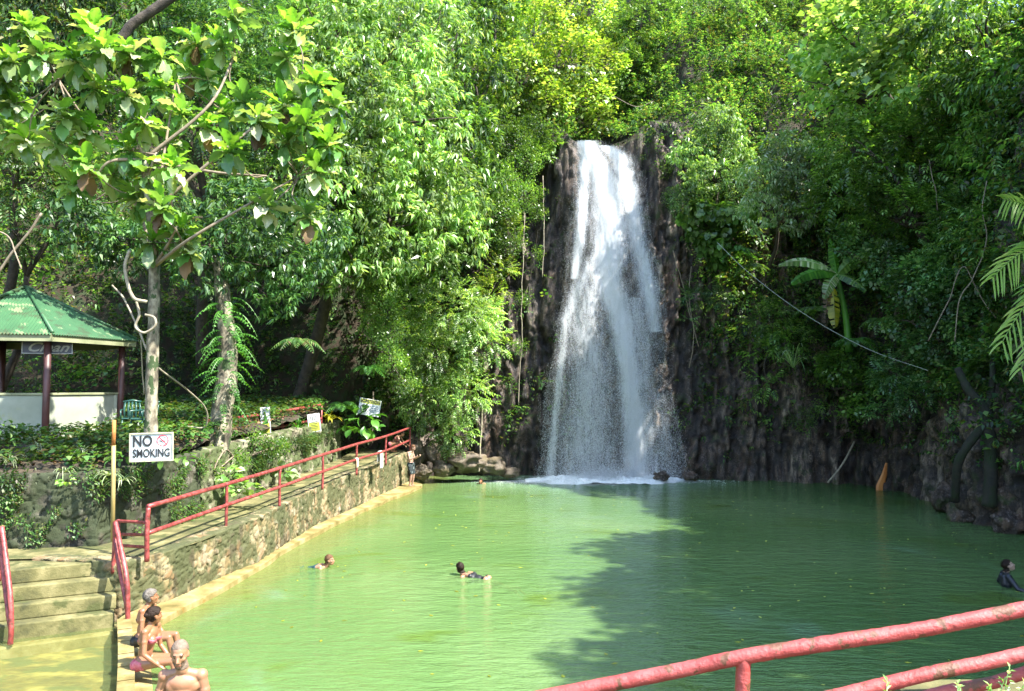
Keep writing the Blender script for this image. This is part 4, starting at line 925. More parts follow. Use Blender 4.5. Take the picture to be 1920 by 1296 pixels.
for k in (5, 0, 1, 3, 4):
    A = gc(2.5, k); B = gc(2.5, k+1); t = np.r_[(B-A)/np.linalg.norm(B-A), 0]; rot = np.stack([t, np.array([-t[1], t[0], 0]), [0, 0, 1]], 1)
    n_in = np.array([-t[1], t[0], 0]); c = np.array([*(A+B)/2, 3.42])+n_in*.14
    mb = MB(); mb.box(c, (np.linalg.norm(B-A), .09, 1.2), rot); bevel(mb.build('low_wall', M['whitewall'], gz), .01)
    mb = MB(); mb.box(c+np.array([0, 0, .63]), (np.linalg.norm(B-A)+.06, .17, .06), rot); bevel(mb.build('wall_cap', M['fascia'], gz), .01)
mb = MB(); mb.prism([tuple(gc(2.6, k)) for k in range(6)], 2.2, 2.92); mb.build('floor_slab', M['concrete'], gz)
# ---- text helper
def text_mesh(s, size, shear=0, off=0, sx=1, ext=.004):
    cu = bpy.data.curves.new('t', 'FONT'); cu.body = s; cu.size = size; cu.shear = shear; cu.offset = off; cu.extrude = ext; cu.align_x = 'CENTER'; cu.align_y = 'CENTER'; cu.resolution_u = 3
    o = bpy.data.objects.new('t', cu); col.objects.link(o); dg = bpy.context.evaluated_depsgraph_get(); me = bpy.data.meshes.new_from_object(o.evaluated_get(dg))
    v = np.array([q.co for q in me.vertices])*np.array([sx, 1, 1]); f = [tuple(p.vertices) for p in me.polygons]
    bpy.data.objects.remove(o); bpy.data.curves.remove(cu); bpy.data.meshes.remove(me); return v, f
class Plate:
    """frame for flat signs: x right, y up, z towards the viewer"""
    def __init__(s, c, face, tilt=0, lean=0):
        z = np.array(face, float); z /= np.linalg.norm(z); x = np.cross([0, 0, 1], z); x /= np.linalg.norm(x); y = np.cross(z, x)
        a = R(tilt); x, y = x*math.cos(a)+y*math.sin(a), y*math.cos(a)-x*math.sin(a)
        s.c = np.array(c, float); s.M = np.stack([x, y, z], 1)
    def w(s, v): return np.asarray(v, float) @ s.M.T+s.c
    def box(s, mb, c, size): mb.box(s.w(c), size, s.M); return mb
    def text(s, parent, name, txt, pos, size, mat, **k):
        v, f = text_mesh(txt, size, **k); mb = MB(); mb.add(s.w(v+np.array(pos)), f); return mb.build(name, mat, parent)
    def ring(s, mb, c, r0, r1, n=40):
        V = []; 
        for i in range(n):
            a = 2*math.pi*i/n
            for r in (r0, r1): V.append(s.w(np.array(c)+[r*math.cos(a), r*math.sin(a), 0]))
        mb.add(V, [(2*i, 2*i+1, 2*((i+1) % n)+1, 2*((i+1) % n)) for i in range(n)]); return mb
    def bar(s, mb, a, b, wd):
        a, b = np.array(a, float), np.array(b, float); t = (b-a)/np.linalg.norm(b-a); q = np.array([-t[1], t[0], 0])*wd/2
        mb.add([s.w(a-q), s.w(b-q), s.w(b+q), s.w(a+q)], [(0, 1, 2, 3)]); return mb
M['signwhite'] = noisy('sign_white', [(.3, (.42,.46,.48)), (.7, (.56,.56,.55))], 2, .35, .0)
M['black'] = plain('black_lettering', (.012,.014,.016), .5); M['red'] = plain('red_sign_paint', (.45,.03,.06), .5)
M['navy'] = plain('dark_blue_board', (.006,.016,.06), .4); M['silver'] = plain('grey_lettering', (.42,.43,.46), .5)
M['signyellow'] = noisy('faded_yellow', [(.3, (.3,.32,.015)), (.7, (.45,.46,.08))], 3, .5, 0)
M['blueink'] = plain('faded_blue_ink', (.05,.12,.2), .6)
M['signframe'] = noisy('grimy_sign_frame', [(.3, (.22,.22,.14)), (.7, (.5,.48,.36))], 6, .7, .3, .005)
# no smoking board nailed to the big leaved tree
sg = thing('no_smoking_sign', P(284, 838, 16.2), 'white NO SMOKING board with a red prohibition symbol on the pale trunk by the landing', 'sign')
pt = Plate(P(284, 838.5, 16.2), (.16, -1, .02), 1.4)
bevel(pt.box(MB(), (0, 0, -.015), (.80, .53, .02)).build('board', M['signwhite'], sg), .003)
mb = MB()
for c, s_ in (((0, .275, 0), (.84, .03, .04)), ((0, -.275, 0), (.84, .03, .04)), ((-.405, 0, 0), (.03, .522, .04)), ((.405, 0, 0), (.03, .522, .04))): pt.box(mb, c, s_)
bevel(mb.build('frame', M['signframe'], sg), .004)
pt.text(sg, 'lettering', 'NO', (-.17, .115, .004), .30, M['black'], off=.008, sx=.80)
pt.text(sg, 'lettering', 'SMOKING', (0, -.125, .004), .235, M['black'], off=.004, sx=.68)
mb = MB(); pt.ring(mb, (.215, .125, .008), .098, .115); pt.bar(mb, (.14, .20, .010), (.29, .05, .010), .022); mb.build('prohibition_ring', M['red'], sg)
mb = MB(); pt.bar(mb, (.15, .115, .007), (.27, .115, .007), .016); pt.bar(mb, (.245, .14, .007), (.235, .165, .007), .008); pt.bar(mb, (.235, .165, .007), (.255, .185, .007), .008); pt.bar(mb, (.27, .145, .007), (.262, .175, .007), .007); mb.build('cigarette_symbol', M['black'], sg)
mb = MB(); pt.box(mb, (0, .05, -.12), (.05, .5, .2)); mb.build('bracket', M['darkbark'], sg)
# "Clean" board hanging inside the gazebo
cs = thing('hanging_sign', P(89, 652, 20.6), 'small navy board reading Clean in grey script hanging under the gazebo eave', 'sign')
pt = Plate(P(89, 651.5, 20.6), (.5, -1, 0), .6); pt.M[:, 0] *= 1
bevel(pt.box(MB(), (0, 0, -.012), (1.10, .31, .02)).build('board', M['navy'], cs), .003)
mb = MB()
for c, s_ in (((0, .155, 0), (1.14, .022, .03)), ((0, -.155, 0), (1.14, .022, .03)), ((-.56, 0, 0), (.022, .288, .03)), ((.56, 0, 0), (.022, .288, .03))): pt.box(mb, c, s_)
mb.build('frame', M['silver'], cs); pt.text(cs, 'lettering', 'Clean', (-.01, -.005, .004), .33, M['silver'], off=.006, sx=1.22, shear=.45)
for q_ in (-.45, .45): mb = MB(); mb.tube([pt.w((q_, .16, 0)), pt.w((q_, .40, 0))], .006, 5); mb.build('hanger', M['darkbark'], cs)
# caution sign on the cliff
qs = thing('caution_sign', P(693, 765, 32), 'tilted white and yellow CAUTION sign with a prohibition ring among the cliff foliage', 'sign')
pt = Plate(P(693, 764, 32), (.35, -1, .1), -10)
bevel(pt.box(MB(), (0, 0, -.02), (.86, .66, .03)).build('board', M['signwhite'], qs), .004)
pt.box(MB(), (0, .225, -.002), (.80, .17, .01)).build('yellow_band', M['signyellow'], qs)
pt.text(qs, 'lettering', 'CAUTION', (.03, .225, .006), .17, M['black'], off=.006, sx=.92)
mb = MB(); mb.add([pt.w((-.39, .17, .006)), pt.w((-.31, .17, .006)), pt.w((-.35, .27, .006))], [(0, 1, 2)]); mb.build('warning_triangle', M['black'], qs)
mb = MB(); pt.ring(mb, (-.22, -.06, .002), .125, .15); pt.bar(mb, (-.32, .03, .003), (-.12, -.15, .003), .02); pt.bar(mb, (-.28, -.08, .0035), (-.17, .0, .0035), .03); pt.bar(mb, (-.17, .0, .0035), (-.14, -.06, .0035), .02); mb.build('prohibition_ring', M['black'], qs)
mb = MB()
for j, (a, b) in enumerate(((.02, .34), (.04, .36), (.04, .30), (.04, .2))): 
    x = a
    while x < b: pt.bar(mb, (x, .06-j*.075, .002), (min(b, x+.05), .06-j*.075, .002), .035); x += .065
FT = mb.build('faded_text', M['blueink'], qs)
mb = MB(); mb.tube([P(700, 735, 32.2), P(698, 830, 32.4)], .03, 6); mb.build('stake', M['twig'], qs)
# two narrow yellow and white notices leaning on the upper rail
for (x, y, d, wd, h, tl, lab) in ((498,794,25.5,.30,1.03,5,'tall narrow weathered notice with a yellow lower half leaning on the upper railing'),(589,793,29,.44,.66,8,'short white and yellow notice leaning at the end of the planter wall')):
    s_ = thing('notice_board', P(x, y+h*40, d), lab, 'sign'); pt = Plate(P(x, y, d), (.1, -1, .12), tl)
    bevel(pt.box(MB(), (0, 0, -.012), (wd, h, .02)).build('board', M['signwhite'], s_), .003)
    pt.box(MB(), (0, -h*.22, .002), (wd*.84, h*.46, .006)).build('yellow_panel', M['signyellow'], s_)
    mb = MB(); rg = np.random.default_rng(int(x))
    if wd < .4:
        mb.add([pt.w((-.09, -.02, .007)), pt.w((.09, -.02, .007)), pt.w((0, .38, .007))], [(0, 1, 2)]); gm = 'fern'
        mb.build('green_mark', plain('green_sign_paint', (.05,.18,.02)), s_); mb = MB()
    for j in range(5): pt.bar(mb, (-wd*.3, -h*(.05+.085*j), .007), (wd*rg.uniform(.1, .32), -h*(.055+.085*j), .007), .022)
    if wd > .4:
        for j in range(4): pt.bar(mb, (-.1+.06*j, h*.12, .003), (-.1+.06*j, h*.38, .003), .022)
        pt.bar(mb, (-.17, h*.02, .004), (.14, h*.06, .004), .02)
    FT = mb.build('faded_text', M['black'], s_)
# ---- railings
def rail(name, parent, pts, r, seed=0, wob=.13): mb = MB(); mb.tube(spline(pts, 14), r, 12, wob=wob, seed=seed); return mb.build(name, M['rail'], parent, True)
posts = [(278,950,1045,14.9),(425,908,983,18.1),(525,878,945,20.7),(605,853,913,23.75),(669,833,887,27.2),(724,818,869,30.1),(769,802,846,35.2)]
wr = thing('walkway_railing', P(278, 1045, 14.9), 'long rusty red two bar railing along the walkway above the pool wall', 'railing')
tops = []; mids = []; rgj = np.random.default_rng(5)
for i, (x, yt, yb, d) in enumerate(posts):
    t_, b_ = P(x, yt, d), P(x, yb, d); b_[0] = t_[0]; tops.append(t_); mids.append(t_*.47+b_*.53)
    mb = MB(); mb.tube(spline([b_-[0,0,.08], (t_+b_)/2+rgj.normal(0, .008, 3), t_-[0,0,.02]], 8), .036 if i else .046, 10, wob=.12, seed=i); mb.build('post', M['rail'], wr, True)
rail('top_rail', wr, tops, .046, 1); rail('lower_rail', wr, mids, .042, 2)
sr = thing('side_railing', P(218, 1070, 15.1), 'short red three bar railing closing the gap between the stair handrail and the walkway railing', 'railing')
A = tops[0]; 
for y0, y1 in ((977,980),(1002,1003),(1023,1026)):
    rail('rail', sr, [P(222, y0, 15.4), P(250, (y0+y1)/2, 15.15), P(274, y1, 14.95)], .03, y0)
mb = MB(); mb.tube([P(222, 1045, 15.4), P(222, 974, 15.4)], .034, 8, wob=.12); mb.build('post', M['rail'], sr, True)
# stair handrails
def handrail(lab, pp, foot, seed):
    """pp: list of (px,py,d) for the sloping bar"""
    a = [P(*q) for q in pp]; t = thing('stair_handrail', P(*foot), lab, 'handrail')
    rail('top_rail', t, a+[P(*foot)+np.array([0, 0, .3]), P(*foot)-np.array([0, 0, .12])], .042, seed)
    up = a[0]; mb = MB(); mb.tube(spline([up, up-[0, 0, .45], up-[.02, 0, .92]], 6), .04, 10, wob=.12, seed=seed+3); mb.build('post', M['rail'], t, True)
    lo = [q-np.array([0, 0, .34])+np.array([-.02, 0, 0]) for q in a[1:]]; rail('lower_rail', t, [a[0]-[0, 0, .3]]+lo+[P(*foot)+np.array([0, 0, .12])], .036, seed+5)
    return t
handrail('red stair handrail at the stone wall corner, right side of the stairs', [(216,979,14.75),(226,1025,14.45),(237,1082,14.2)], (239,1166,14.15), 20)
handrail('red stair handrail at the left edge of the picture', [(3,988,13.9),(10,1040,13.7),(18,1105,13.45)], (20,1196,13.35), 30)
# upper terrace railing
ur = thing('terrace_railing', P(457, 840, 24), 'far red two bar railing on the upper terrace behind the planter wall', 'railing')
up_ = [(345,797,21),(372,792,21.8),(457,782,24.5),(530,771,27.5),(603,759,30.5)]
tp = [P(*q) for q in up_]; rail('top_rail', ur, tp, .05, 41); rail('lower_rail', ur, [q-[0, 0, .52] for q in tp], .045, 42)
for q in tp[1:]: mb = MB(); mb.tube([q-[0, 0, 1.15], q], .04, 8, wob=.12); mb.build('post', M['rail'], ur, True)
# yellowed pole with a rusty top
M['pole'] = noisy('yellowed_bamboo', [(.3, (.22,.16,.05)), (.7, (.36,.28,.11))], 5, .6, .3, .005, vscale=(1, 1, .3)); M['rust'] = noisy('orange_rust', [(.3, (.3,.10,.02)), (.7, (.5,.22,.06))], 8, .8, .3, .005)
po = thing('pole', P(213, 1000, 15.6), 'upright yellowed pole with a rusty orange top beside the landing', 'pole')
a, m_, b = P(212, 1000, 15.6), P(213, 835, 15.6), P(214, 788, 15.6)
mb = MB(); mb.tube([a-[0,0,.15], (a+m_)/2, m_], .038, 10, wob=.1); mb.build('shaft', M['pole'], po, True); mb = MB(); mb.tube([m_, b], [.040, .036], 10, wob=.1); mb.build('rusty_top', M['rust'], po, True)
# foreground railing on the viewing deck
fr = thing('viewpoint_railing', (1.9, 2.9, 2.4), 'thick flaking red railing of the viewing deck in the near right corner', 'railing')
def frail(name, pts, r, seed):
    p = spline(pts, 60); mb = MB(); mb.tube(p, r*.97, 24, wob=.035, seed=seed); V = mb.v[0]; ax = np.repeat(p, 24, 0)
    V = ax+(V-ax)*(1+.09*(fbm(V*9, seed)-.5)[:, None]+.07*(fbm(V*60, seed+4)-.5)[:, None]*(1+2*(vnoise(V*9, 2)[:, None] > .6))); mb.v[0] = V; return mb.build(name, M['frail'], fr, True)
M['frail'] = noisy('chipped_pink_red_paint', [(.25, (.17,.028,.024)), (.45, (.30,.045,.04)), (.62, (.37,.075,.068)), (.78, (.42,.17,.15))], 7, .5, 1., .006, 60, spots=(11, .565, .60, (.12,.045,.022)))
frail('top_rail', [P(820,1350,3.1), P(1040,1303,3.05), P(1250,1262,3.0), P(1392,1232,2.95), P(1560,1205,2.92), P(1740,1178,2.9), P(1990,1128,2.88)], .0275, 51)
frail('middle_rail', [P(1400,1345,2.98), P(1580,1303,2.94), P(1740,1264,2.91), P(1860,1240,2.9), P(2000,1208,2.88)], .026, 53)
frail('lower_rail', [P(1600,1345,3.0), P(1760,1300,2.97), P(1860,1280,2.95), P(1920,1262,2.93), P(2000,1240,2.92)], .022, 55)
frail('post', [P(1394,1236,2.95), P(1392,1296,2.95), P(1392,1420,2.95)], .027, 57)
frail('post', [P(1975,1135,2.88), P(1978,1300,2.88), P(1978,1500,2.88)], .027, 58)
dk_ = MB(); dk_.prism([(.4,2.75),(4.5,2.75),(4.5,-4),(-2.5,-4),(-2.5,1.2)], 2.35, 2.55); meta(bevel(dk_.build('viewing_deck', M['concrete']), .02), kind='structure')
cb = MB(); c = P(1840, 1330, 3.05); cb.box(c, (.62, .2, .16)); o = bevel(cb.build('concrete_curb', M['concrete']), .02); meta(o, 'grey concrete curb end under the near railing in the bottom right corner', 'curb')
wv = thing('trailing_weed', P(1800, 1330, 2.86), 'pale succulent weed sprigs growing over the curb in the bottom right corner', 'plant'); mb = MB(); lm = MB(); rg = np.random.default_rng(8)
for (x0, y0, x1, y1) in ((1802,1310,1796,1282),(1890,1320,1893,1252),(1856,1310,1856,1286),(1870,1320,1885,1270),(1905,1310,1925,1282),(1662,1320,1664,1278)):
    a, b = P(x0, y0, 2.86), P(x1, y1, 2.86); mb.tube(spline([a, (a+b)/2+rg.normal(0, .006, 3), b], 5), .0022, 5)
    for k in range(9):
        t = .25+.75*k/8; d = rg.normal(size=3); d[2] = abs(d[2]); q = leaf4(a+(b-a)*t, d, rg.uniform(.018, .032), .013, .1, .4); lm.add(q, Q4)
mb.build('stem', L['pale'], wv); lm.build('leaves', L['pale'], wv)
# ---- towels
M['towel'] = noisy('white_cotton', [(.3, (.45,.44,.4)), (.7, (.6,.58,.54))], 4, .9, .4, .01); M['towel2'] = noisy('beige_cotton', [(.3, (.42,.33,.22)), (.7, (.6,.5,.36))], 4, .9, .4, .01)
def cloth(name, c, ax, wd, h1, h2, mat, lab, seed):
    """towel folded over a bar at c, bar direction ax"""
    ax = np.array(ax, float); ax /= np.linalg.norm(ax); nn = np.cross(ax, [0, 0, 1]); nn /= np.linalg.norm(nn); V = []; nx, ny = 16, 22
    for j in range(ny):
        t = j/(ny-1); s = -h2+(h1+h2)*t
        for i in range(nx):
            u = (i/(nx-1)-.5)*wd*(1+.12*abs(s)); fold = .018*math.sin(i*1.5+seed)*min(1, abs(s)*4)
            side = 1 if s > 0 else -1; a = min(abs(s)/.06, 1)*math.pi/2
            V.append(np.array(c)+ax*u+nn*(side*.055*math.sin(a)+fold)+np.array([0, 0, .055*math.cos(a)-max(0, abs(s)-.05)-.03*math.sin(i*.7+seed)*(abs(s) > .1)]))
    F = [(j*nx+i, j*nx+i+1, (j+1)*nx+i+1, (j+1)*nx+i) for j in range(ny-1) for i in range(nx-1)]
    o = link(name, mesh_np(name, V, F, mat, True)); s_ = o.modifiers.new('thick', 'SOLIDIFY'); s_.thickness = .008; meta(o, lab, 'towel')
b4 = mids[4]; b5 = mids[5]; dirr = b5-b4
cloth('towel', b4+dirr*.78, dirr, .34, .62, .4, M['towel'], 'white towel hung over the lower rail near the far end of the walkway', 1)
cloth('towel', b4+dirr*-.02, dirr, .2, .3, .2, M['towel2'], 'small pink beige cloth knotted on the lower rail two posts before the end', 2)
# ---- chairs under the trees
M['chair'] = plain('dark_green_plastic', (.02,.07,.055), .3)
for (x, y, d, yaw, lab) in ((246,800,21,.4,'dark green plastic chair nearest the gazebo wall'),(268,803,20.4,-.5,'dark green plastic chair pushed against the pale trunk')):
    c = P(x, y, d); c[2] = 2.98; t = thing('plastic_chair', c, lab, 'chair', 'plastic chairs by the gazebo'); cz, sz = math.cos(yaw), math.sin(yaw)
    def W(v): v = np.asarray(v, float); return np.stack([v[..., 0]*cz-v[..., 1]*sz, v[..., 0]*sz+v[..., 1]*cz, v[..., 2]], -1)+c
    rot = np.array([[cz, -sz, 0], [sz, cz, 0], [0, 0, 1]])
    mb = MB(); mb.box(W([0, 0, .43]), (.46, .44, .03), rot); bevel(mb.build('seat', M['chair'], t), .012)
    mb = MB()
    for i in range(5): mb.tube(W([(-.18+.09*i, .2, .44), (-.19+.095*i, .27, .68), (-.17+.085*i, .30, .86)]), .028, 6, flat=.4)
    mb.tube(W([(-.22, .29, .86), (0, .32, .9), (.22, .29, .86)]), .028, 6); mb.build('backrest', M['chair'], t, True)
    for sx_ in (-1, 1):
        for sy_ in (-1, 1): mb = MB(); mb.tube(W([(sx_*.20, sy_*.18, .43), (sx_*.24, sy_*.23, 0)]), [.025, .018], 8); mb.build('leg', M['chair'], t, True)
        mb = MB(); mb.tube(W([(sx_*.24, -.2, .43), (sx_*.25, -.2, .64), (sx_*.24, .22, .66)]), .022, 8); mb.build('armrest', M['chair'], t, True)
# ---- lianas
def vine(lab, pts, r, mat='liana', name='liana', cat='vine', group=None):
    mb = MB(); p = spline([P(*q) for q in pts], 12); t_ = np.linspace(0, 1, len(p)); jw = np.sin(t_*math.pi)[:, None]*.22*np.c_[fbm(np.c_[p[:, 2]*1.3, t_*0, t_*0], len(lab), 3)-.5, t_*0, fbm(np.c_[p[:, 2]*1.3, t_*0+5, t_*0], len(lab), 3)*0]
    p = p+jw*(1 if r < .06 else 0); mb.tube(p, r, 7, wob=.15, seed=len(pts)); o = mb.build(name, M[mat], None, True); meta(o, lab, cat, group)
vine('pale curling liana hanging from the big leaved tree over the gazebo eave', [(243,470,16),(236,500,16),(240,535,16),(252,560,16),(275,566,16)], .035)
vine('pale hooked root curling beside the trunk above the gazebo eave', [(256,566,16.1),(260,590,16.1),(252,612,16.1),(268,624,16.1),(288,612,16.1),(288,596,16.1),(272,590,16.1)], .026)
vine('thin bowed liana looping down from the pale trunk to the terrace railing', [(210,535,17.5),(232,560,17.5),(252,605,17.3),(276,660,17.2),(300,690,17.5),(350,728,18.5),(386,765,19.5),(386,800,19.8),(350,800,19.6)], .02)
vine('thin straight liana between the gazebo corner and the chairs', [(264,638,17.2),(270,690,17.4),(270,740,17.6)], .014)
for k, (lab, pts) in enumerate((('long pale hanging root on the rock left of the waterfall', [(984,400,37.4),(980,520,37),(978,640,36.9),(972,760,36.8)]),
   ('hanging root with a frayed yellow end above the boulders', [(905,755,36.2),(903,800,36.1),(902,850,36.0),(898,885,35.9)]),
   ('thin dangling root close to the left edge of the falling water', [(1018,330,38.2),(1020,430,37.8),(1017,520,37.6)]),
   ('crooked hanging root just right of the falling water', [(1296,500,36.4),(1292,560,36.2),(1300,640,36),(1292,690,36)]),
   ('reddish root strand beside the rock cleft right of the fall', [(1262,470,36.6),(1285,560,36.3),(1310,650,36.1)]))):
    vine(lab, pts, .018 if k != 1 else .035, 'liana' if k not in (3, 4) else 'twig', 'hanging_root', 'root', 'hanging roots beside the waterfall')
for k, (lab, pts) in enumerate((('bare twining vine hanging left of the palm fronds', [(1850,340,24.6),(1842,400,24.4),(1846,450,24.3),(1828,520,24.2),(1800,560,24.4),(1790,640,24.5)]),
   ('forked bare vine crossing in front of the right cliff foliage', [(1740,640,25.4),(1780,560,25),(1810,500,24.8),(1840,560,24.6),(1870,600,24.4)]),
   ('thin bare vine trailing down the middle of the right slope', [(1742,300,27.6),(1752,350,27.4),(1758,395,27.3)]),
   ('bare arching creeper over the high slope above the waterfall lip', [(1150,180,40),(1190,200,39.8),(1225,190,39.8)]))):
    vine(lab, pts, .017, 'twig', 'bare_vine', 'vine', 'bare vines on the right slope' if k < 3 else None)
vine('thick dark mossy branch crossing the top left of the picture', [(225,75,19),(250,45,19),(290,18,19),(345,-20,19)], .12, 'darkbark', 'branch', 'branch')
for k, (lab, pts) in enumerate((('leaning bare pale branch left of the gazebo roof', [(-10,520,21),(35,460,21),(78,400,21)]), ('thin twiggy branch crossing at the far left edge', [(-10,430,20.5),(20,450,20.5),(40,505,20.5)]))):
    vine(lab, pts, .035-.015*k, 'twig', 'bare_branch', 'branch')
# cable across the right side
cbm = MB(); cp = [P(1345,455,34), P(1400,508,33.4), P(1480,570,32.4), P(1560,620,31), P(1640,660,29.6), P(1740,695,27.4)]
cbm.tube(spline(cp, 10), .013, 6); meta(cbm.build('cable', plain('pale_rope', (.28,.30,.27)), None, True), 'long pale cable sagging across the right cliff from the vine curtain', 'cable')
# orange plank standing in the water at the right
pm = MB(); a, b = P(1650,912,33.2), P(1662,868,33.0); pm.tube([a-[0,0,.4], a, (a+b)/2+[.05,0,0], b], [.16,.17,.13,.04], 6, flat=.35, wob=.2); M['plank'] = noisy('wet_orange_wood', [(.3, (.42,.13,.03)), (.7, (.62,.27,.08))], 3, .5, .4, .01, vscale=(1, 1, .3))
meta(pm.build('driftwood', M['plank']), 'splintered orange piece of wood standing at the foot of the right cliff', 'wood')
pm = MB(); pm.tube(spline([P(1552,905,34), P(1580,870,34.2), P(1602,828,34.6)], 6), [.04]*13, 7, wob=.2); meta(pm.build('driftwood', M['liana'], None, True), 'thin bleached stick leaning against the right cliff at the waterline', 'stick')
# slanting dark trunk at the right
st_ = thing('leaning_trunk', P(1850,960,24.2), 'dark mossy forked trunk growing from the foot of the right cliff', 'trunk'); M['mosstrunk'] = noisy('mossy_trunk', [(.3, (.008,.009,.006)), (.7, (.026,.025,.015))], 4, .9, .6, .03, spots=(3, .5, .6, (.012,.02,.006)))
mb = MB(); mb.tube(spline([P(1795,690,24.5), P(1815,730,24.3), P(1845,765,24.1), P(1855,800,24), P(1858,880,23.9), P(1855,950,23.9)], 8), np.linspace(.1, .2, 41), 10, wob=.15); mb.tube(spline([P(1862,640,24.2), P(1860,720,24.1), P(1850,775,24.1)], 6), np.linspace(.06, .13, 13), 8, wob=.15)
mb.tube(spline([P(1850,790,24), P(1800,860,24.4), P(1790,940,25)], 6), np.linspace(.13, .12, 13), 8, wob=.15); mb.build('stem', M['mosstrunk'], st_, True)
# ---- boulders by the far shore
def boulder(c, s, seed):
    bm = bmesh.new(); bmesh.ops.create_icosphere(bm, subdivisions=4, radius=1); v = np.array([q.co for q in bm.verts]); f = np.array([[q.index for q in p.verts] for p in bm.faces]); bm.free()
    f1, f2, idd = voro(v*1.5+seed, seed); r = 1+.45*(idd-.5)+(fbm(v*2.2+seed, seed)-.5)*.5+(fbm(v*9, seed)-.5)*.1
    return v*r[:, None]*np.array(s)+np.array(c), f, idd
def brm():
    m, nt, b, o = newmat('pale_boulder_rock'); v = wpos(nt)
    c = ramp(nt, noise(nt, 3, 8, .7, v), [(.3, (.03,.022,.016)), (.5, (.10,.075,.05)), (.72, (.22,.18,.13))]); c = mixc(nt, maprange(nt, noise(nt, 1.6, 5, .6, v), .5, .62, 0, .8), c, (.09,.07,.03))
    nt.links.new(c, b.inputs['Base Color']); b.inputs['Roughness'].default_value = .6; bump(nt, b, noise(nt, 10, 8, .75, v), .9, .06); return m
M['boulder'] = brm()
for i, (x, y, d, s, lab) in enumerate(((870,865,36.2,(.95,.7,.5),'broad flat boulder below the hanging root at the far shore'),(830,880,35.8,(.5,.4,.33),'wet grey boulder at the waterline between the standing man and the flat boulder'),
    (925,875,36.3,(.6,.5,.4),'cracked boulder nearest the far swimmer'),(790,885,35.4,(.4,.35,.3),'small boulder right beside the feet of the standing man'),(955,885,36.6,(.45,.35,.25),'low boulder just left of the white foam'),
    (812,850,36.6,(.45,.4,.45),'upright dark boulder behind the end of the ledge'),(780,848,36.4,(.4,.4,.6),'tall rough rock at the end of the walkway railing'),(1296,893,36.1,(.35,.3,.18),'wet black rock right of the foot of the waterfall'),(1240,893,35.8,(.35,.3,.2),'little splashed rock inside the spray on the right'),
    (1770,935,27.4,(.4,.35,.5),'square grey block at the waterline of the right cliff'),(1805,960,25.6,(.5,.4,.45),'dark block below the forked trunk'),(1890,985,23.6,(.5,.4,.45),'big lichened block at the right edge of the pool'))):
    v, f, idd = boulder(P(x, y, d), s, i+2); o = link('boulder', mesh_np('boulder', v, f, M['boulder'] if i < 7 else M['rock'], False, dict(cell=idd*.45+.1, crack=idd*0+1, rocky=idd*0+1))); meta(o, lab, 'boulder', 'boulders along the far shore' if i < 9 else 'blocks at the foot of the right cliff')
# ---- strappy and leafy plants
def strap_plant(lab, c, n, ln, mat, name='spider_plant', cat='plant', group=None, wd=.03, up=.8, seed=0):
    rg = np.random.default_rng(seed); mb = MB(); c = np.array(c, float)
    for i in range(n):
        a = rg.uniform(0, 6.28); e = rg.uniform(.3, 1.2)*up; l = ln*rg.uniform(.7, 1.2); pts = []; d = np.array([math.cos(a)*math.cos(e), math.sin(a)*math.cos(e), math.sin(e)]); s = np.array([-math.sin(a), math.cos(a), 0])
        V = []
        for k in range(7):
            t = k/6; p = c+d*l*t-np.array([0, 0, l*.55*t*t*t]); w_ = wd*(.6+.9*t)*(1-t)**.6+.001; V += [p-s*w_, p+s*w_]
        mb.add(V, [(2*k, 2*k+1, 2*k+3, 2*k+2) for k in range(6)])
    o = mb.build(name, L[mat], None, base=c); meta(o, lab, cat, group)
for i, (x, y, d, lab) in enumerate(((62,905,16.4,'striped spider plant on the mossy wall below the first maroon post'),(118,900,16.4,'striped spider plant second from the left on the mossy wall'),(155,862,17.2,'striped spider plant set back nearest the white gazebo wall'),(205,905,16.3,'striped spider plant just left of the yellow pole'),(228,915,16.3,'striped spider plant hanging just right of the yellow pole'),(75,855,17.5,'striped spider plant at the foot of the first maroon post'),(20,880,16.5,'striped spider plant nearest the left edge of the picture'))):
    strap_plant(lab, P(x, y-12, d), 34, .42, 'variegated', group='spider plants along the mossy wall', seed=i, wd=.014)
strap_plant('yellow croton like rosette on the corner of the planter wall', P(618,790,31), 30, .75, 'lemon', 'croton', wd=.05, up=1.2, seed=20)
strap_plant('dark green lily clump behind the planter wall between the two notices', P(560,806,28), 34, .8, 'fern', 'lily_clump', wd=.03, up=1.3, seed=21)
strap_plant('spiky pandanus tuft growing on the right cliff face', P(1487,690,33.4), 30, 1.9, 'pale', 'pandanus', wd=.022, up=1.1, seed=22)
strap_plant('green strap leaved clump at the foot of the ferny trunk', P(437,825,22.5), 26, .55, 'fern', 'lily_clump', wd=.022, up=1.2, seed=23)
def broad_plant(lab, c, r, n, ln, wd, mat, name='leafy_plant', seed=0, flat=.5):
    rg = np.random.default_rng(seed); d = rg.normal(size=(n, 3)); d[:, 2] = np.abs(d[:, 2])*.8; d /= np.linalg.norm(d, axis=1)[:, None]; pos = np.array(c)+d*np.array(r)*rg.uniform(.5, 1, (n, 1)); f = d+rg.normal(0, .3, d.shape); f[:, 2] -= .2; f[:, 1] -= .2
    pv, pf = bigleaf(ln, wd, .5, ln*.02, seed); V, F = inst((pv, pf), pos, rotf(f, rg.normal(0, .3, n)), rg.uniform(.6, 1.2, n)); o = link(name, mesh_np(name, V, F, L[mat], True)); meta(o, lab, 'plant')
broad_plant('bright round leaved plant at the foot of the leaning ferny trunk', P(428,900,20.4), (.35,.25,.3), 26, .24, .22, 'bright', seed=1)
broad_plant('bright leafy clump on the walkway edge behind the second railing post', P(455,925,20.4), (.45,.25,.3), 34, .24, .22, 'bright', seed=2)
broad_plant('pale green cabbage like plant at the foot of the planter wall', P(536,890,24.6), (.3,.25,.25), 24, .3, .24, 'pale', seed=3)
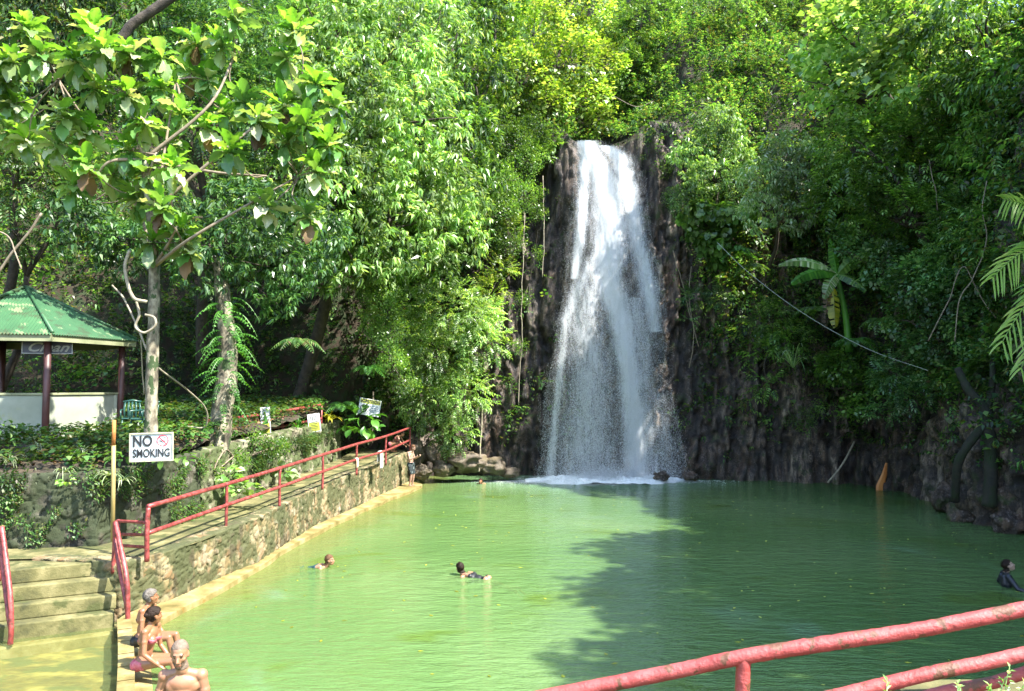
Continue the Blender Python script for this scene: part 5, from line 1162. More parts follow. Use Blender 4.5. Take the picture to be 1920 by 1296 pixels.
broad_plant('large leaved dark aroid below the caution sign', P(678,805,31.4), (.7,.5,.9), 38, .55, .3, 'fern', seed=4)
broad_plant('small green weed growing out of the face of the mossy wall', P(125,905,15.95), (.14,.06,.12), 12, .13, .1, 'bright', seed=5)
broad_plant('leafy bush on the mossy wall right of the no smoking board', P(330,862,17.3), (.4,.3,.3), 36, .2, .12, 'mid', seed=6)
broad_plant('dark leafy bush at the left edge beside the white gazebo wall', P(3,815,18), (.35,.3,.6), 50, .2, .08, 'dark', seed=7)
broad_plant('low leafy plant on the wall top between the pole and the board', P(232,862,16.6), (.35,.25,.25), 34, .18, .09, 'dark', seed=8)
# creepers over the planter wall
NSEED[0] += 1
for lab, pts in (('creeper spilling over the middle of the planter wall', [(500,850),(480,830),(520,845),(470,860),(540,835)]), ('creeper spilling over the near end of the planter wall', [(440,870),(420,850),(400,890),(450,850)])):
    NSEED[0] += 1; t = thing('creeper', P(pts[0][0], pts[0][1], 24), lab, 'creeper'); bl = []
    for (x, y) in pts: d = 20.2+(x-400)*.035; bl.append((P(x, y-6, d), np.array([.34, .16, .22])))
    crown_mesh('foliage', bl, 'small', 'mid', 60, .9, .46, -.1, t, NSEED[0]); mb = MB(); mb.tube(spline([b[0]+[0, .1, 0] for b in bl], 5), .02, 6); mb.build('stem', M['twig'], t, True)
# ---- ferns
for i, (x, y, d, ln, n, lab, mt) in enumerate(((1385,470,35,1.1,12,'bright tree fern above the start of the cable','fern'),(1410,500,34.8,.9,10,'darker fern just below the bright tree fern','mid'),(1600,640,31,1.0,11,'fern beside the sagging cable under the banana plant','fern'),(1655,600,30,1.1,12,'dark fern right of the banana plant','mid'),(1530,580,33,1.0,10,'fern left of the yellow banana leaf','mid'),(690,690,31.4,.9,8,'bright little fern hanging above the caution sign','fern'),(640,760,31.6,1.1,9,'dark fern frond left of the caution sign','fern'),(560,640,28,1.0,10,'shaded fern in the dark hollow behind the ferny trunk','shade'))):
    rg = np.random.default_rng(i+60); mb = MB(); c = P(x, y, d)
    for k in range(n): a = 2*math.pi*k/n+rg.uniform(-.2, .2); fern_frond(mb, c, (math.cos(a), math.sin(a), rg.uniform(.3, .9)), ln*rg.uniform(.8, 1.2), ln*.26, 14, .75, .06)
    o = mb.build('fern', L[mt], None, base=c); meta(o, lab, 'fern')
# ---- banana plant
def banana_leaf(base, tip, wd, sag, mat, t, name='leaf', tear=.0, seed=0, nrm=(0, -1, .25)):
    rg = np.random.default_rng(seed); base, tip = np.array(base, float), np.array(tip, float); n = 26; V = []; F = []; ax = tip-base; s = np.cross(ax, nrm); s /= np.linalg.norm(s); nn = np.cross(s, ax); nn /= np.linalg.norm(nn); mb = MB()
    ctr = [base+ax*u+np.array([0, 0, sag*4*u*(1-u)]) for u in np.linspace(0, 1, n)]
    for sd_ in (-1, 1):
        for i in range(n-1):
            if rg.random() < tear: continue
            u0, u1 = i/(n-1), (i+1)/(n-1); w0, w1 = (wd*math.sin(math.pi*(.04+.93*u)**.8)**.6 for u in (u0, u1)); j = rg.normal(0, .02)
            e0 = ctr[i]+s*sd_*w0-nn*(w0*.35+j)+[0, 0, -w0*.2]; e1 = ctr[i+1]+s*sd_*w1-nn*(w1*.35+j)+[0, 0, -w1*.2]
            mb.add([ctr[i], ctr[i+1], e1, e0], Q4)
    mb.tube(ctr, np.linspace(.03, .006, n), 5); return mb.build(name, L[mat], t)
bn = thing('banana_plant', P(1575,700,31.6), 'banana plant with broad leaves and one hanging yellowed leaf on the right cliff', 'banana plant'); c = P(1570,515,31.4)
mb = MB(); mb.tube(spline([P(1592,660,31.7), P(1585,590,31.6), c], 6), np.linspace(.15, .08, 13), 10); mb.build('stem', L['fern'], bn, True)
banana_leaf(c, P(1460,498,30.6), .2, .35, 'pale', bn, seed=1); banana_leaf(c, P(1484,532,30.2), .26, .3, 'fern', bn, seed=2, nrm=(0,-1,.6)); banana_leaf(c, P(1557,447,31.3), .2, .05, 'fern', bn, seed=3, nrm=(.2,-1,0)); banana_leaf(c, P(1545,560,30.6), .26, .2, 'pale', bn, seed=4, tear=.15)
banana_leaf(c, P(1640,470,31), .24, .2, 'mid', bn, seed=5); banana_leaf(P(1562,540,31.2), P(1566,615,31), .26, .0, 'lemon', bn, 'yellowed_leaf', .25, 6); banana_leaf(P(1555,525,31.1), P(1548,590,31), .16, .0, 'dry', bn, 'dry_leaf', .3, 7); banana_leaf(c, P(1625,545,30.6), .2, .15, 'mid', bn, seed=8)
# ---- palm at the right edge
pt_ = thing('palm', (9.6, 12.5, 1.0), 'palm reaching in from the right edge with long drooping yellow green fronds', 'palm'); crown = P(2085,520,12.2)
mb = MB(); mb.tube(spline([(10.6,13.2,-1), (10.2,12.9,2.5), crown], 8), np.linspace(.16, .1, 17), 12, wob=.08); mb.build('trunk', M['bark'], pt_, True)
L['palm'] = leafmat('leaf_palm', [(.10,.22,.03), (.17,.3,.05), (.28,.36,.08)], .35, .32, vary=.2)
rg = np.random.default_rng(70)
def frond(c, tip, sag, ln=.62, n=34, dirn=1, seed=0):
    rg = np.random.default_rng(seed); mb = MB(); c, tip = np.array(c), np.array(tip); pts = np.array([c+(tip-c)*u+np.array([0, 0, sag*4*u*(1-u)]) for u in np.linspace(0, 1, n)])
    for i in range(3, n):
        u = i/(n-1); t = pts[i]-pts[i-1]; t /= np.linalg.norm(t); s = np.cross(t, [0, -1, .2]); s /= np.linalg.norm(s); l = ln*(1-.55*abs(u-.45)/.55)*rg.uniform(.85, 1.1)
        for sd_ in (-1, 1):
            d = t*.75+s*sd_*.62+np.array([rg.normal(0, .06), rg.normal(-.1, .12), rg.normal(-.12, .06)]); d /= np.linalg.norm(d); V = []; w_ = np.cross(d, [0, -1, .3]); w_ /= np.linalg.norm(w_)
            for k in range(6):
                q = k/5; p = pts[i]+d*l*q-np.array([0, 0, .38*l*q*q]); ww = .017*(1-q)**.5*(.6+q)+.0008; V += [p-w_*ww, p+w_*ww]
            mb.add(V, [(2*k, 2*k+1, 2*k+3, 2*k+2) for k in range(5)])
    mb.tube(pts, np.linspace(.024, .005, n), 6); return mb.build('frond', L['palm'], pt_)
for i, (x, y, d, sg_) in enumerate(((1885,375,11.4,.25),(1862,520,11.2,.5),(1880,640,11.4,.5),(1915,690,11.6,.45),(1960,300,12,.3),(2150,250,12.5,.3),(2290,380,12.8,.4),(2280,620,12.5,.6),(2120,700,11,.6),(2060,260,13.5,.3))): frond(crown, P(x, y, d), sg_, seed=i)
# ================================================================== people
def skinmat(name, c, ruddy=(.28,.09,.05)):
    m, nt, b, o = newmat(name); v = wpos(nt)
    cc = ramp(nt, noise(nt, 7, 4, .6, v), [(.3, tuple(x*.8 for x in c)), (.7, c)]); cc = mixc(nt, maprange(nt, noise(nt, 3.1, 3, .5, v), .55, .7, 0, .35), cc, ruddy)
    nt.links.new(cc, b.inputs['Base Color']); b.inputs['Roughness'].default_value = .38; b.inputs['Subsurface Weight'].default_value = .08; b.inputs['Subsurface Radius'].default_value = (.02,.008,.005)
    bump(nt, b, noise(nt, 60, 4, .6, v), .15, .003); return m
M['skin'] = skinmat('tanned_skin', (.27,.125,.065)); M['skin2'] = skinmat('fair_skin', (.32,.165,.095)); M['skin3'] = skinmat('rosy_skin', (.36,.22,.16)); M['skinpale'] = skinmat('pale_skin', (.40,.27,.21))
M['eye'] = plain('eye_shadow_dark', (.03,.018,.013), .4); M['lip'] = plain('lip', (.33,.12,.09), .4)  # eyes, brows and uncarved socket shade painted in one dark colour
def hairm(n, c): return noisy(n, [(.3, tuple(x*.5 for x in c)), (.7, c)], 30, .5, .8, .01, 60)
M['hgrey'] = hairm('white_grey_hair', (.22,.165,.125)); M['hdark'] = hairm('dark_brown_hair', (.028,.017,.012)); M['hbrown'] = hairm('brown_hair', (.14,.075,.04)); M['hsalt'] = hairm('grizzled_hair', (.17,.15,.13))
for hk in ('hgrey','hdark','hbrown','hsalt'): M[hk].node_tree.nodes['Principled BSDF'].inputs['Specular IOR Level'].default_value = .12
M['pink'] = noisy('pink_swim_fabric', [(.3, (.34,.04,.07)), (.7, (.5,.16,.19))], 22, .6, .2, .004); M['trunks'] = noisy('dark_patterned_shorts', [(.45, (.015,.022,.024)), (.56, (.03,.045,.05)), (.72, (.2,.24,.22))], 9, .7, .3, .01); M['rash'] = noisy('black_rash_guard', [(.3, (.006,.007,.014)), (.7, (.02,.022,.035))], 5, .45, .3, .01); M['teal'] = plain('dark_teal_fabric', (.02,.06,.07), .5); M['swimblack'] = plain('black_swim_fabric', (.012,.012,.014), .5)
def nv(v): v = np.array(v, float); return v/(np.linalg.norm(v)+1e-9)
class Fig:
    def __init__(s): s.bm = bmesh.new()
    def ell(s, c, r, x=None, z=None, sub=3):
        """ellipsoid radii r along (x, y, z) axes; x,z give the frame"""
        if x is None: Mx = np.eye(3)
        else: x = nv(x); z = nv(np.array(z)-x*np.dot(x, z)); Mx = np.stack([x, np.cross(z, x), z], 1)
        g = bmesh.ops.create_icosphere(s.bm, subdivisions=sub, radius=1)
        for v in g['verts']: v.co = Vector(Mx@(np.array(v.co)*np.array(r))+np.array(c))
    def cap(s, a, b, ra, rb, flat=1., side=None, n=5):
        a, b = np.array(a, float), np.array(b, float); m = 16; t = nv(b-a); ref = nv(side) if side is not None else nv(np.cross(t, [.3, .9, .2])); x = nv(ref-t*np.dot(ref, t)); y = np.cross(t, x); prof = []
        for k in range(5): an = math.pi/2*k/4; prof.append((a-t*ra*math.cos(an)*flat, ra*math.sin(an)+1e-4))
        for k in range(1, 6): q = k/6; prof.append((a+(b-a)*q, ra+(rb-ra)*q))
        for k in range(5): an = math.pi/2*(1-k/4); prof.append((b+t*rb*math.cos(an)*flat, rb*math.sin(an)+1e-4))
        rows = []
        for c, r in prof: rows.append([s.bm.verts.new(Vector(c+(x*math.cos(2*math.pi*k/m)+y*math.sin(2*math.pi*k/m)*flat)*r)) for k in range(m)])
        for i in range(len(rows)-1):
            for k in range(m): s.bm.faces.new((rows[i][k], rows[i][(k+1) % m], rows[i+1][(k+1) % m], rows[i+1][k]))
        s.bm.faces.new(rows[0][::-1]); s.bm.faces.new(rows[-1])
    def head(s, C, F, U, k=1., open_=False):
        C = np.array(C, float); F = nv(F); U = nv(np.array(U)-F*np.dot(F, U)); S = np.cross(F, U); s.H = (C, F, U, S, k)
        p = lambda f, u, r=0: C+(F*f+U*u+S*r)*k
        s.ell(p(-.012, .035), (.075*k, .098*k, .088*k), S, U); s.ell(p(.012, -.01), (.066*k, .082*k, .09*k), S, U)
        s.ell(p(.03, -.075), (.045*k, .052*k, .042*k), S, U); s.ell(p(.066, -.098), (.02*k, .018*k, .017*k), S, U)
        s.cap(p(.088, .008), p(.108, -.033), .010*k, .0155*k); s.ell(p(.096, -.042), (.02*k, .012*k, .009*k), S, U, 2)
        s.cap(p(.083, .024, -.036), p(.083, .024, .036), .0115*k, .0115*k)
        for q in (-1, 1): s.ell(p(.058, -.022, q*.042), (.022*k, .024*k, .02*k), S, U, 2); s.ell(p(-.005, -.01, q*.076), (.009*k, .02*k, .032*k), S, U, 2)
        s.cap(p(.089, -.064, -.017), p(.089, -.064, .017), .0085*k, .0085*k); s.cap(p(.085, -.078, -.013), p(.085, -.078, .013), .009*k, .009*k)
        return p
    def hand(s, wr, d, nrm, side, curl=.5, k=1.):
        """wrist, pointing direction, palm normal, thumb side vector sign"""
        wr = np.array(wr, float); d = nv(d); nrm = nv(np.array(nrm)-d*np.dot(nrm, d)); x = np.cross(d, nrm)*side
        s.ell(wr+d*.045*k, (.04*k, .053*k, .017*k), x, nrm); s.cap(wr-d*.02, wr+d*.03*k, .025*k, .028*k, .75, x)
        for i, (o, l) in enumerate(((.031, .072), (.011, .082), (-.010, .076), (-.030, .060))):
            b = wr+d*.088*k+x*o*k; d1 = nv(d*math.cos(curl)+nrm*math.sin(curl)+x*o*1.5); m = b+d1*l*.5*k; d2 = nv(d*math.cos(curl*2)+nrm*math.sin(curl*2)+x*o*1.2); s.cap(b-d*.02*k, m, .0095*k, .0088*k); s.cap(m, m+d2*l*.5*k, .0088*k, .0072*k)
        tb = wr+d*.02*k+x*.028*k; tm = tb+nv(d*.6+x*.75+nrm*.2)*.042*k; s.cap(tb, tm, .0125*k, .0105*k); s.cap(tm, tm+nv(d*.9+x*.25+nrm*.3)*.036*k, .0105*k, .0085*k)
    def arm(s, sh, el, wr, k=1., fem=False):
        q = .86 if fem else 1; sh, el, wr = map(lambda v: np.array(v, float), (sh, el, wr)); s.ell(sh, (.058*k*q,)*3); s.cap(sh, el, .05*k*q, .037*k*q); s.ell(sh*.55+el*.45, (.05*k*q, .05*k*q, .05*k*q)); s.cap(el, el*.6+wr*.4, .037*k*q, .038*k*q); s.cap(el*.6+wr*.4, wr, .038*k*q, .023*k*q)
    def leg(s, hp, kn, an, k=1., fem=False):
        q = .95 if fem else 1; hp, kn, an = map(lambda v: np.array(v, float), (hp, kn, an)); s.cap(hp, hp*.5+kn*.5, .088*k*(1.04 if fem else 1), .073*k*q); s.cap(hp*.5+kn*.5, kn, .073*k*q, .052*k*q); bk = nv(np.cross(np.cross(kn-hp, an-kn), an-kn)) if np.linalg.norm(np.cross(kn-hp, an-kn)) > 1e-3 else np.array([0, 1, 0])*0
        cf = kn*.68+an*.32; s.cap(kn, cf, .05*k*q, .056*k*q); s.cap(cf, an, .055*k*q, .034*k*q)
    def foot(s, an, d, k=1., nd=(0, 0, -1)):
        an = np.array(an, float); d = nv(d); nd = nv(nd); sd_ = np.cross(d, nd); s.cap(an+nd*.03*k-d*.025*k, an+nd*.045*k+d*.11*k, .034*k, .026*k, .7, sd_); s.ell(an+nd*.03*k, (.033*k,)*3)
        for i, (o, l, r) in enumerate(((-.026, .062, .014), (-.009, .06, .010), (.006, .054, .0095), (.019, .047, .009), (.031, .038, .009))):
            b = an+nd*.05*k+d*.12*k+sd_*o*k; s.cap(b, b+d*l*.6*k, r*k, r*.8*k)
    def torso(s, pel, chest, neck, S, F, k=1., fem=False, sw=.19):
        """pelvis centre, chest centre, neck base, side vector, front vector"""
        pel, chest, neck = map(lambda v: np.array(v, float), (pel, chest, neck)); S = nv(S); F = nv(F); up = nv(chest-pel); wq = 1.0 if not fem else .88
        s.ell(pel, (.155*k*(1.08 if fem else 1), .105*k, .115*k), S, up); wst = pel*.5+chest*.5; s.ell(wst, (.125*k*wq, .092*k, .16*k), S, up); s.ell(chest-up*.03, (.148*k*wq, .10*k, .15*k), S, up); s.ell(chest+up*.07*k+F*.01, (.158*k*wq, .088*k, .10*k), S, up)
        for q in (-1, 1):
            s.cap(neck-up*.035+S*q*.035*k, chest+up*.14*k+S*q*sw*.85*k, .04*k, .047*k)
            s.ell(chest+up*.04*k+S*q*.072*k+F*.05*k, (.08*k, .032*k, .065*k), S, up); s.ell(pel-F*.045*k+S*q*.07*k-up*.03*k, (.082*k, .085*k, .085*k), S, up)
            if fem: s.ell(chest+up*.0*k+S*q*.075*k+F*.085*k, (.055*k, .05*k, .055*k), S, up)
            s.cap(chest-up*.02+S*q*.10*k-F*.05*k, chest+up*.11*k+S*q*.09*k-F*.055*k, .05*k, .045*k)
        s.sh = [chest+up*.135*k+S*q*sw*k for q in (-1, 1)]
    def neck(s, nb, C, k=1., fem=False): s.cap(np.array(nb)-(np.array(C)-nb)*.1, np.array(C), .058*k*(.85 if fem else 1), .052*k*(.85 if fem else 1))
    def done(s, voxel=.009):
        me = bpy.data.meshes.new('body'); bmesh.ops.recalc_face_normals(s.bm, faces=s.bm.faces[:]); s.bm.to_mesh(me); s.bm.free(); o = bpy.data.objects.new('tmp', me); col.objects.link(o)
        m = o.modifiers.new('r', 'REMESH'); m.mode = 'VOXEL'; m.voxel_size = voxel; m2 = o.modifiers.new('s', 'SMOOTH'); m2.iterations = 3; m2.factor = .5
        out = bpy.data.meshes.new_from_object(o.evaluated_get(bpy.context.evaluated_depsgraph_get())); bpy.data.objects.remove(o); bpy.data.meshes.remove(me); s.me = out; n = len(out.vertices)
        v = np.empty(n*3); out.vertices.foreach_get('co', v); s.V = v.reshape(-1, 3); nn = np.empty(n*3); out.vertices.foreach_get('normal', nn); s.N = nn.reshape(-1, 3); s.F = np.array([list(p.vertices) for p in out.polygons if len(p.vertices) == 4]); return s
    def body(s, parent, mat, eyes=True, name='body'):
        me = mesh_np(name, s.V, s.F, mat, True); me.materials.append(M['eye']); me.materials.append(M['lip'])
        if eyes and hasattr(s, 'H'):
            C, F, U, S, k = s.H; fc = s.V[s.F].mean(1)-C; f, u, r = fc@F/k, fc@U/k, fc@S/k; idx = np.zeros(len(s.F), np.int32)
            idx[(f > .055) & (np.hypot((np.abs(r)-.031)/.013, (u-.005)/.006) < 1)] = 1; idx[(f > .06) & (np.abs(u-.028) < .0035) & (np.abs(np.abs(r)-.033) < .02)] = 1; idx[(f > .075) & (np.abs(u+.071) < .0095) & (np.abs(r) < .022)] = 2
            me.polygons.foreach_set('material_index', idx)
        return link(name, me, parent)
    def shell(s, name, pred, off, mat, parent, nz=0, smooth=True, ns=40):
        vm = pred(s.V); fm = vm[s.F].all(1)
        if not fm.any(): return None
        F = s.F[fm]; ids, inv = np.unique(F, return_inverse=True); F = inv.reshape(F.shape); cnt = np.bincount(F.ravel(), minlength=len(ids)); edge = cnt < 4
        o_ = np.where(edge, .0015, off*(1+nz*(fbm(s.V[ids]*ns, 5)-.5)*2)); V = s.V[ids]+s.N[ids]*o_[:, None]
        return link(name, mesh_np(name, V, F, mat, smooth), parent)
    def hair(s, mat, parent, off=.014, low=-.02, front=.045, name='hair', nz=.5, back=-.09):
        C, F, U, S, k = s.H
        def pred(v):
            q = (v-C)/k; f, u, r = q@F, q@U, q@S; lim = np.where(f > .03, front+(f-.03)*.35, np.where(f > -.02, low+(f+.02)*1.3, back)); return (u > lim) & (np.linalg.norm(q, axis=1) < .16) & ~((np.abs(r) > .068) & (f > -.03) & (u < .02))
        return s.shell(name, pred, off*k, mat, parent, nz)
def seg_d(v, a, b): a, b = np.array(a, float), np.array(b, float); t = np.clip(((v-a)@(b-a))/((b-a)@(b-a)), 0, 1); return np.linalg.norm(v-(a+(b-a)*t[:, None]), axis=1), t
def person(lab, loc, group=None): return thing('person', loc, lab, 'person', group)
# --- 1 bare-chested man with white hair walking along the shelf towards the viewer
f = Fig(); C = P(337, 1226, 7.4)+np.array([0, 0, 0.0]); nb = C+np.array([.015, .03, -.135]); chest = nb+np.array([0, .03, -.20]); pel = chest+np.array([.0, .03, -.36]); Sx = nv((-1, -.18, 0.04)); Fx = nv((.18, -1, 0))
f.torso(pel, chest, nb, Sx, Fx, .95, False, .168); f.neck(nb, C+[0, .015, -.04]); f.head(C, (.2, -1, -.2), (0.03, -.15, 1), .98)
shL, shR = f.sh; f.arm(shL, shL+np.array([.07, .0, -.29]), shL+np.array([.12, -.12, -.52])); f.hand(shL+np.array([.12, -.12, -.52]), (.1, -.25, -1), (-1, 0, 0), -1, .35); f.arm(shR, shR+np.array([-.08, .03, -.29]), shR+np.array([-.12, -.06, -.54])); f.hand(shR+np.array([-.12, -.06, -.54]), (-.05, -.15, -1), (1, 0, 0), 1, .35)
hL, hR = pel+np.array([.09, 0, -.04]), pel+np.array([-.09, 0, -.04]); gz_ = .09
kL, kR = hL+np.array([0, -.12, -.40]), hR+np.array([0, .04, -.42]); aL = np.array([kL[0], kL[1]+.02, gz_+.08]); aR = np.array([kR[0], kR[1]+.16, gz_+.09])
f.leg(hL, kL, aL); f.leg(hR, kR, aR); f.foot(aL, (-.1, -1, 0)); f.foot(aR, (-.1, -1, -.1)); f.done(.0075)
t = person('shirtless man with cropped white hair and beard walking along the shelf towards the viewer', (pel[0], pel[1], gz_)); f.body(t, M['skin2']); f.hair(M['hgrey'], t, .004, 0.0, .060, nz=.4, back=-.06)
C_, F_, U_, S_, k_ = f.H
f.shell('beard', lambda v: (((v-C_)@F_ > .0) & ((v-C_)@U_ < -.045) & ((v-C_)@U_ > -.135) & ~((np.abs((v-C_)@U_+.071) < .011) & (np.abs((v-C_)@S_) < .025)) & (np.linalg.norm(v-C_, axis=1) < .15)), .006, M['hgrey'], t, .8)
f.shell('swim_shorts', lambda v: (v[:, 2] < pel[2]+.06) & (v[:, 2] > kL[2]+.12) & (np.hypot(v[:, 0]-pel[0], v[:, 1]-pel[1]) < .27) & (np.abs(v[:, 0]-pel[0]) < .2), .018, M['trunks'], t, .3)
# --- 2, 3 women seated on the ledge, legs stretched to the pool
def sitter(lab, seat, yaw, skin, hair, suit, lean, headturn, armsup, sc_=1., hb=True, legext=.55):
    """seat: point under the hips; yaw: facing direction"""
    f = Fig(); F = np.array([math.cos(yaw), math.sin(yaw), 0]); S = np.array([-F[1], F[0], 0])*-1; U = np.array([0, 0, 1.]); b = np.array(seat, float); w_ = lambda fo, s_, u: b+(F*fo+S*s_+U*u)*sc_
    pel = w_(0, 0, .10); chest = w_(lean, 0, .40); nb = w_(lean+.03, 0, .585); C = w_(lean+.065, 0, .69); f.torso(pel, chest, nb, S, F, .95*sc_, True, .165)
    f.neck(nb, C-U*.04, 1, True); f.head(C, np.array(headturn, float), U, .93*sc_); shA, shB = f.sh
    for q, sh in ((-1, shA), (1, shB)):
        el = sh+(F*.02+S*q*.05-U*.27)*sc_; wr = sh+(F*(.20)+S*q*-.01-U*.43)*sc_; f.arm(sh, el, wr, .95*sc_, True); f.hand(wr, F*.8-U*.4+S*-q*.2, -U, q, .3, .9)
        hp = pel+S*q*.085*sc_+F*.04; kn = hp+(F*.42+U*.05*(1 if q > 0 else .6)+S*q*.02)*sc_; an = kn+(F*.10-U*.40)*sc_; f.leg(hp, kn, an, .93*sc_, True); f.foot(an, F*.8-U*.3, .9*sc_, -U)
    f.done(.0085); t = person(lab, b); f.body(t, skin); f.hair(hair, t, .017, -.06, .04, back=-.07)
    if hb:
        c = f.H[0]-f.H[1]*.105+f.H[2]*.035; bm_ = MB(); bmm = bmesh.new(); bmesh.ops.create_icosphere(bmm, subdivisions=3, radius=1); v = np.array([q.co for q in bmm.verts]); ff = [[q.index for q in p.verts] for p in bmm.faces]; bmm.free(); v = v*(1+.2*(fbm(v*3, 3)-.5)[:, None])*np.array([.048, .045, .04])+c; bm_.add(v, ff); bm_.build('hair_bun', hair, t, True)
    up = nv(chest-pel)
    f.shell('bikini_bottom', lambda v: (((v-pel)@up < .055) & (np.linalg.norm((v-pel)*np.array([1, 1, 1]), axis=1) < .2) & ((v-pel)@F < .10)), .005, suit, t, .2)
    f.shell('bikini_top', lambda v: (((np.abs((v-chest)@up+.0) < .045) & ((v-chest)@F > .02)) | ((np.abs((v-chest)@up+.02) < .012))) & (np.abs((v-chest)@S) < .15) & (np.abs((v-chest)@up) < .06) & ((v-chest)@F < .19), .006, suit, t, .2)
    f.shell('strap', lambda v: (np.abs(np.abs((v-chest)@S)-.07) < .010) & ((v-chest)@up > .0) & ((v-chest)@up < .20) & ((v-chest)@F < .06) & (np.abs((v-chest)@S) < .14), .004, suit, t)
    return f
sitter('seated woman in a pink bikini with dark bun, nearer of the two on the ledge', [-5.30, 11.72, .17], R(-4), M['skin'], M['hdark'], M['pink'], .07, (.6, .8, .05), False, 1.1)
sitter('seated grey haired person behind the woman with the bun on the ledge', [-5.82, 12.8, .17], R(-3), M['skin'], M['hsalt'], M['swimblack'], .06, (.75, .65, .1), False, 1.08, False)
# --- 4 man standing at the end of the ledge facing right
f = Fig(); ft = Gd(755, 908, .14); ft = np.array([-4.18, 33.5, .12]); F = nv((.93, -.35, 0)); S = nv((-F[1]*-1, F[0]*-1, 0)); U = np.array([0, 0, 1.]); w_ = lambda fo, s_, u: ft+F*fo+S*s_+U*u
pel = w_(-.02, 0, .93); chest = w_(-.05, 0, 1.26); nb = w_(-.01, 0, 1.47); C = w_(.07, 0, 1.60); f.torso(pel, chest, nb, S, F, 1.02, False, .18); f.neck(nb, C-U*.04); f.head(C, F*1+U*-.35, U, 1.)
for q, sh in ((-1, f.sh[0]), (1, f.sh[1])):
    el = sh+F*.10+S*q*.04-U*.26; wr = el+F*.22-S*q*.07+U*.09; f.arm(sh, el, wr); f.hand(wr, F*.8-S*q*.3+U*.3, U, -q, .9); hp = pel+S*q*.09-U*.05; kn = w_(.05, q*.10, .50); an = w_(-.02, q*.12, .09); f.leg(hp, kn, an); f.foot(an, F)
f.done(.01); t = person('shirtless man in dark patterned shorts standing at the far end of the ledge', ft); f.body(t, M['skin3']); f.hair(M['hbrown'], t, .012)
f.shell('swim_shorts', lambda v: (v[:, 2] < pel[2]+.07) & (v[:, 2] > ft[2]+.52) & (np.linalg.norm(v[:, :2]-pel[:2], axis=1) < .26), .022, M['trunks'], t, .3)
# --- 5 woman bending over the railing end
f = Fig(); ft = np.array([-5.25, 35.0, 1.41]); F = nv((.96, -.2, 0)); S = nv((F[1], -F[0], 0)); w_ = lambda fo, s_, u: ft+F*fo+S*s_+U*u
pel = w_(0, 0, .36); chest = w_(.26, 0, .60); nb = w_(.40, 0, .73); C = w_(.50, 0, .81); ch_up = nv(chest-pel); f.torso(pel, chest, nb, S, nv(np.cross(S, ch_up))*-1 if np.cross(S, ch_up)[2] > 0 else nv(np.cross(S, ch_up)), .96, True, .165); f.neck(nb, C, 1, True); f.head(C, F*.8-U*.5, U*.8+F*.5, .95)
for q, sh in ((-1, f.sh[0]), (1, f.sh[1])):
    el = sh+F*.12+S*q*.04-U*.23; wr = el+F*.18-U*.12; f.arm(sh, el, wr, 1, True); f.hand(wr, F-U*.4, -U, q, .6, .9); hp = pel+S*q*.085-U*.04; kn = w_(.36, q*.13, .44); an = w_(.06, q*.11, .09); f.leg(hp, kn, an, 1, True); f.foot(an, F)
f.done(.01); t = person('woman in a pink bikini crouching behind the end of the walkway railing', ft); f.body(t, M['skin2']); f.hair(M['hdark'], t, .018, -.06)
f.shell('bikini_bottom', lambda v: ((v-pel)@ch_up < .05) & (np.linalg.norm(v-pel, axis=1) < .19), .006, M['pink'], t, .2); f.shell('bikini_top', lambda v: (np.abs((v-chest)@ch_up+.01) < .03) & (np.linalg.norm(v-chest, axis=1) < .21), .005, M['pink'], t)
# --- swimmers
def swimmer(lab, c, face, skin, hair, suit, body_dir, depth=.06, arms=((.25, .3, 0), (.25, -.3, 0)), sc_=1., hb=False, headup=.13, legmat=None, suitn='swimsuit', up=(0, 0, 1)):
    """c: point on the water under the chin; body_dir: horizontal direction from head to feet"""
    f = Fig(); c = np.array(c, float); B = nv([body_dir[0], body_dir[1], 0]); Fd = -B; S = np.cross(Fd, U); dn = body_dir[2]; C = c+np.array([0, 0, headup+.01]); nb = c+B*.10+U*.01; Bd = nv(B-U*dn); chest = nb+Bd*.20-U*.01; pel = chest+Bd*.36
    f.torso(pel, chest, nb, S, nv(np.cross(S, Bd)) if np.cross(S, Bd)[2] < 0 else -nv(np.cross(S, Bd)), sc_, True, .17); f.neck(nb, C-U*.03); f.head(C, face, up, sc_)
    for i, (q, sh) in enumerate(((-1, f.sh[0]), (1, f.sh[1]))):
        a = arms[i]; el = sh+(Fd*a[0]+S*a[1]*.6)*.9-U*.10; wr = el+Fd*a[0]*.7-S*a[1]*.25+U*(.03+a[2]); f.arm(sh, el, wr, .95); f.hand(wr, Fd+S*a[1]*-.3, -U, -q, .25, .95)
        hp = pel+S*q*.085; kn = hp+nv(B-U*(dn+.1*q))*.42; an = kn+nv(B-U*(dn-.15*q))*.40; f.leg(hp, kn, an); f.foot(an, B-U*.5, 1, -U)
    f.done(.0095); t = person(lab, (c[0], c[1], 0)); f.body(t, skin); f.hair(hair, t, .018, -.06, .042)
    f.shell(suitn, lambda v: (np.abs((v-(chest*.5+pel*.5))@Bd) < .2) & (np.linalg.norm(v-(chest*.5+pel*.5), axis=1) < .3), .007, suit, t, .2)
    return f
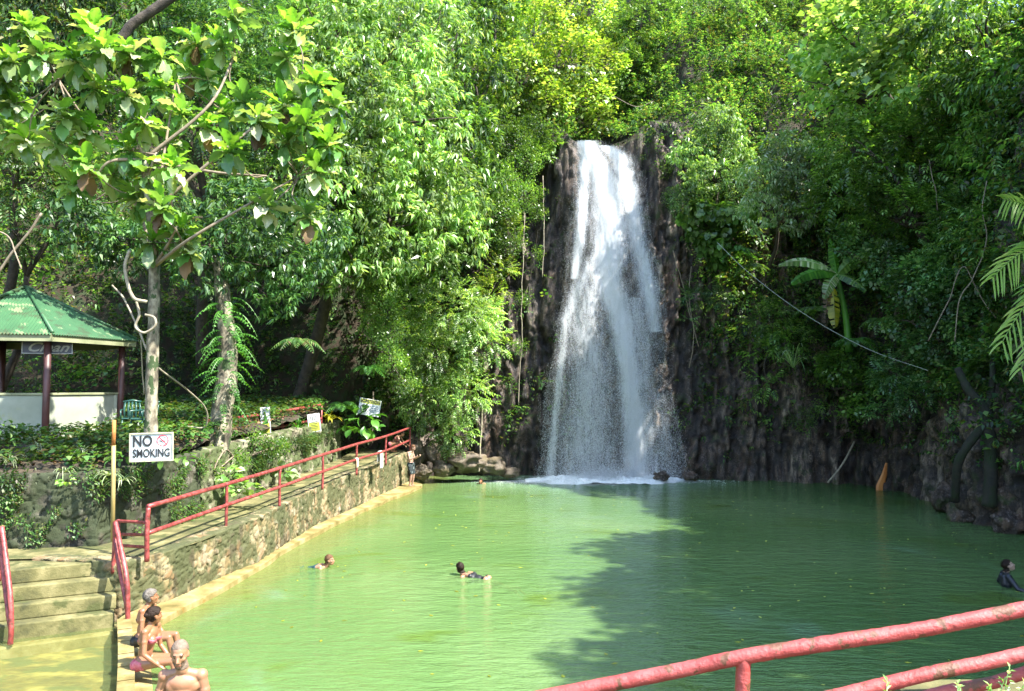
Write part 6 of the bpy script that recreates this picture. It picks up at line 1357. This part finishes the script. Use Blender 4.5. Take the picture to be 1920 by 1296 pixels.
swimmer('brown haired swimmer near the stone wall, shoulders above water, looking right', Gd(618, 1064, 0)+[0, 0, 0], (1, -.15, .1), M['skin2'], M['hbrown'], M['teal'], (-.9, .1, .22), arms=((.12, .3, 0), (.1, -.3, 0)), headup=.155)
swimmer('dark haired swimmer with back to the viewer in the middle of the pool', Gd(862, 1078, 0), (-.45, .9, .05), M['skin2'], M['hdark'], M['swimblack'], (.9, -.45, .13), arms=((.25, .35, 0), (.25, -.35, 0)), headup=.14)
swimmer('distant swimmer facing the viewer near the boulders, only the head above water', Gd(901, 908, 0), (-.3, -1, .15), M['skin'], M['hdark'], M['swimblack'], (.2, 1, .5), headup=.12)
# bather in the shallow basin, only hair showing at the bottom edge
f = swimmer('bather in the shallow basin, only dark hair visible at the bottom edge', P(200, 1318, 10.6)*np.array([1, 1, 0])+[0, 0, -.05], (.3, -1, -.2), M['skin'], M['hdark'], M['swimblack'], (-.1, 1, .15), headup=.10)
# --- person in the black rash guard at the right, chest deep
f = Fig(); c = Gd(1887, 1100, 0); F = nv((.85, -.25, 0)); S = nv((F[1], -F[0], 0)); chest = c+U*.10; nb = chest+U*.20; C = nb+U*.14+F*.05; pel = c-U*.26
f.torso(pel, chest, nb, S, F, 1.02, False, .185); f.neck(nb, C-U*.03); f.head(C, F*1.+U*.5, U-F*.4, 1.02)
for q, sh in ((-1, f.sh[0]), (1, f.sh[1])): el = sh+S*q*.16+F*(.12 if q > 0 else -.05)-U*.20; wr = el+F*(.25 if q > 0 else .15)+S*q*.05-U*.08; f.arm(sh, el, wr); f.hand(wr, F, -U, -q, .3); hp = pel+S*q*.09; kn = hp-U*.3+F*.1; an = kn-U*.22-F*.1; f.leg(hp, kn, an); f.foot(an, F)
f.done(.0095); t = person('person in a black long sleeved top standing chest deep at the right edge', (c[0], c[1], 0)); f.body(t, M['skinpale']); f.hair(M['hdark'], t, .016, -.05, .05); C0 = f.H[0]
f.shell('rash_guard', lambda v: (v[:, 2] < nb[2]+.012) & (np.linalg.norm(v-C0, axis=1) > .13) & (v[:, 2] > pel[2]-.05) & (np.linalg.norm(v-wr, axis=1) > .05), .008, M['rash'], t, .2)
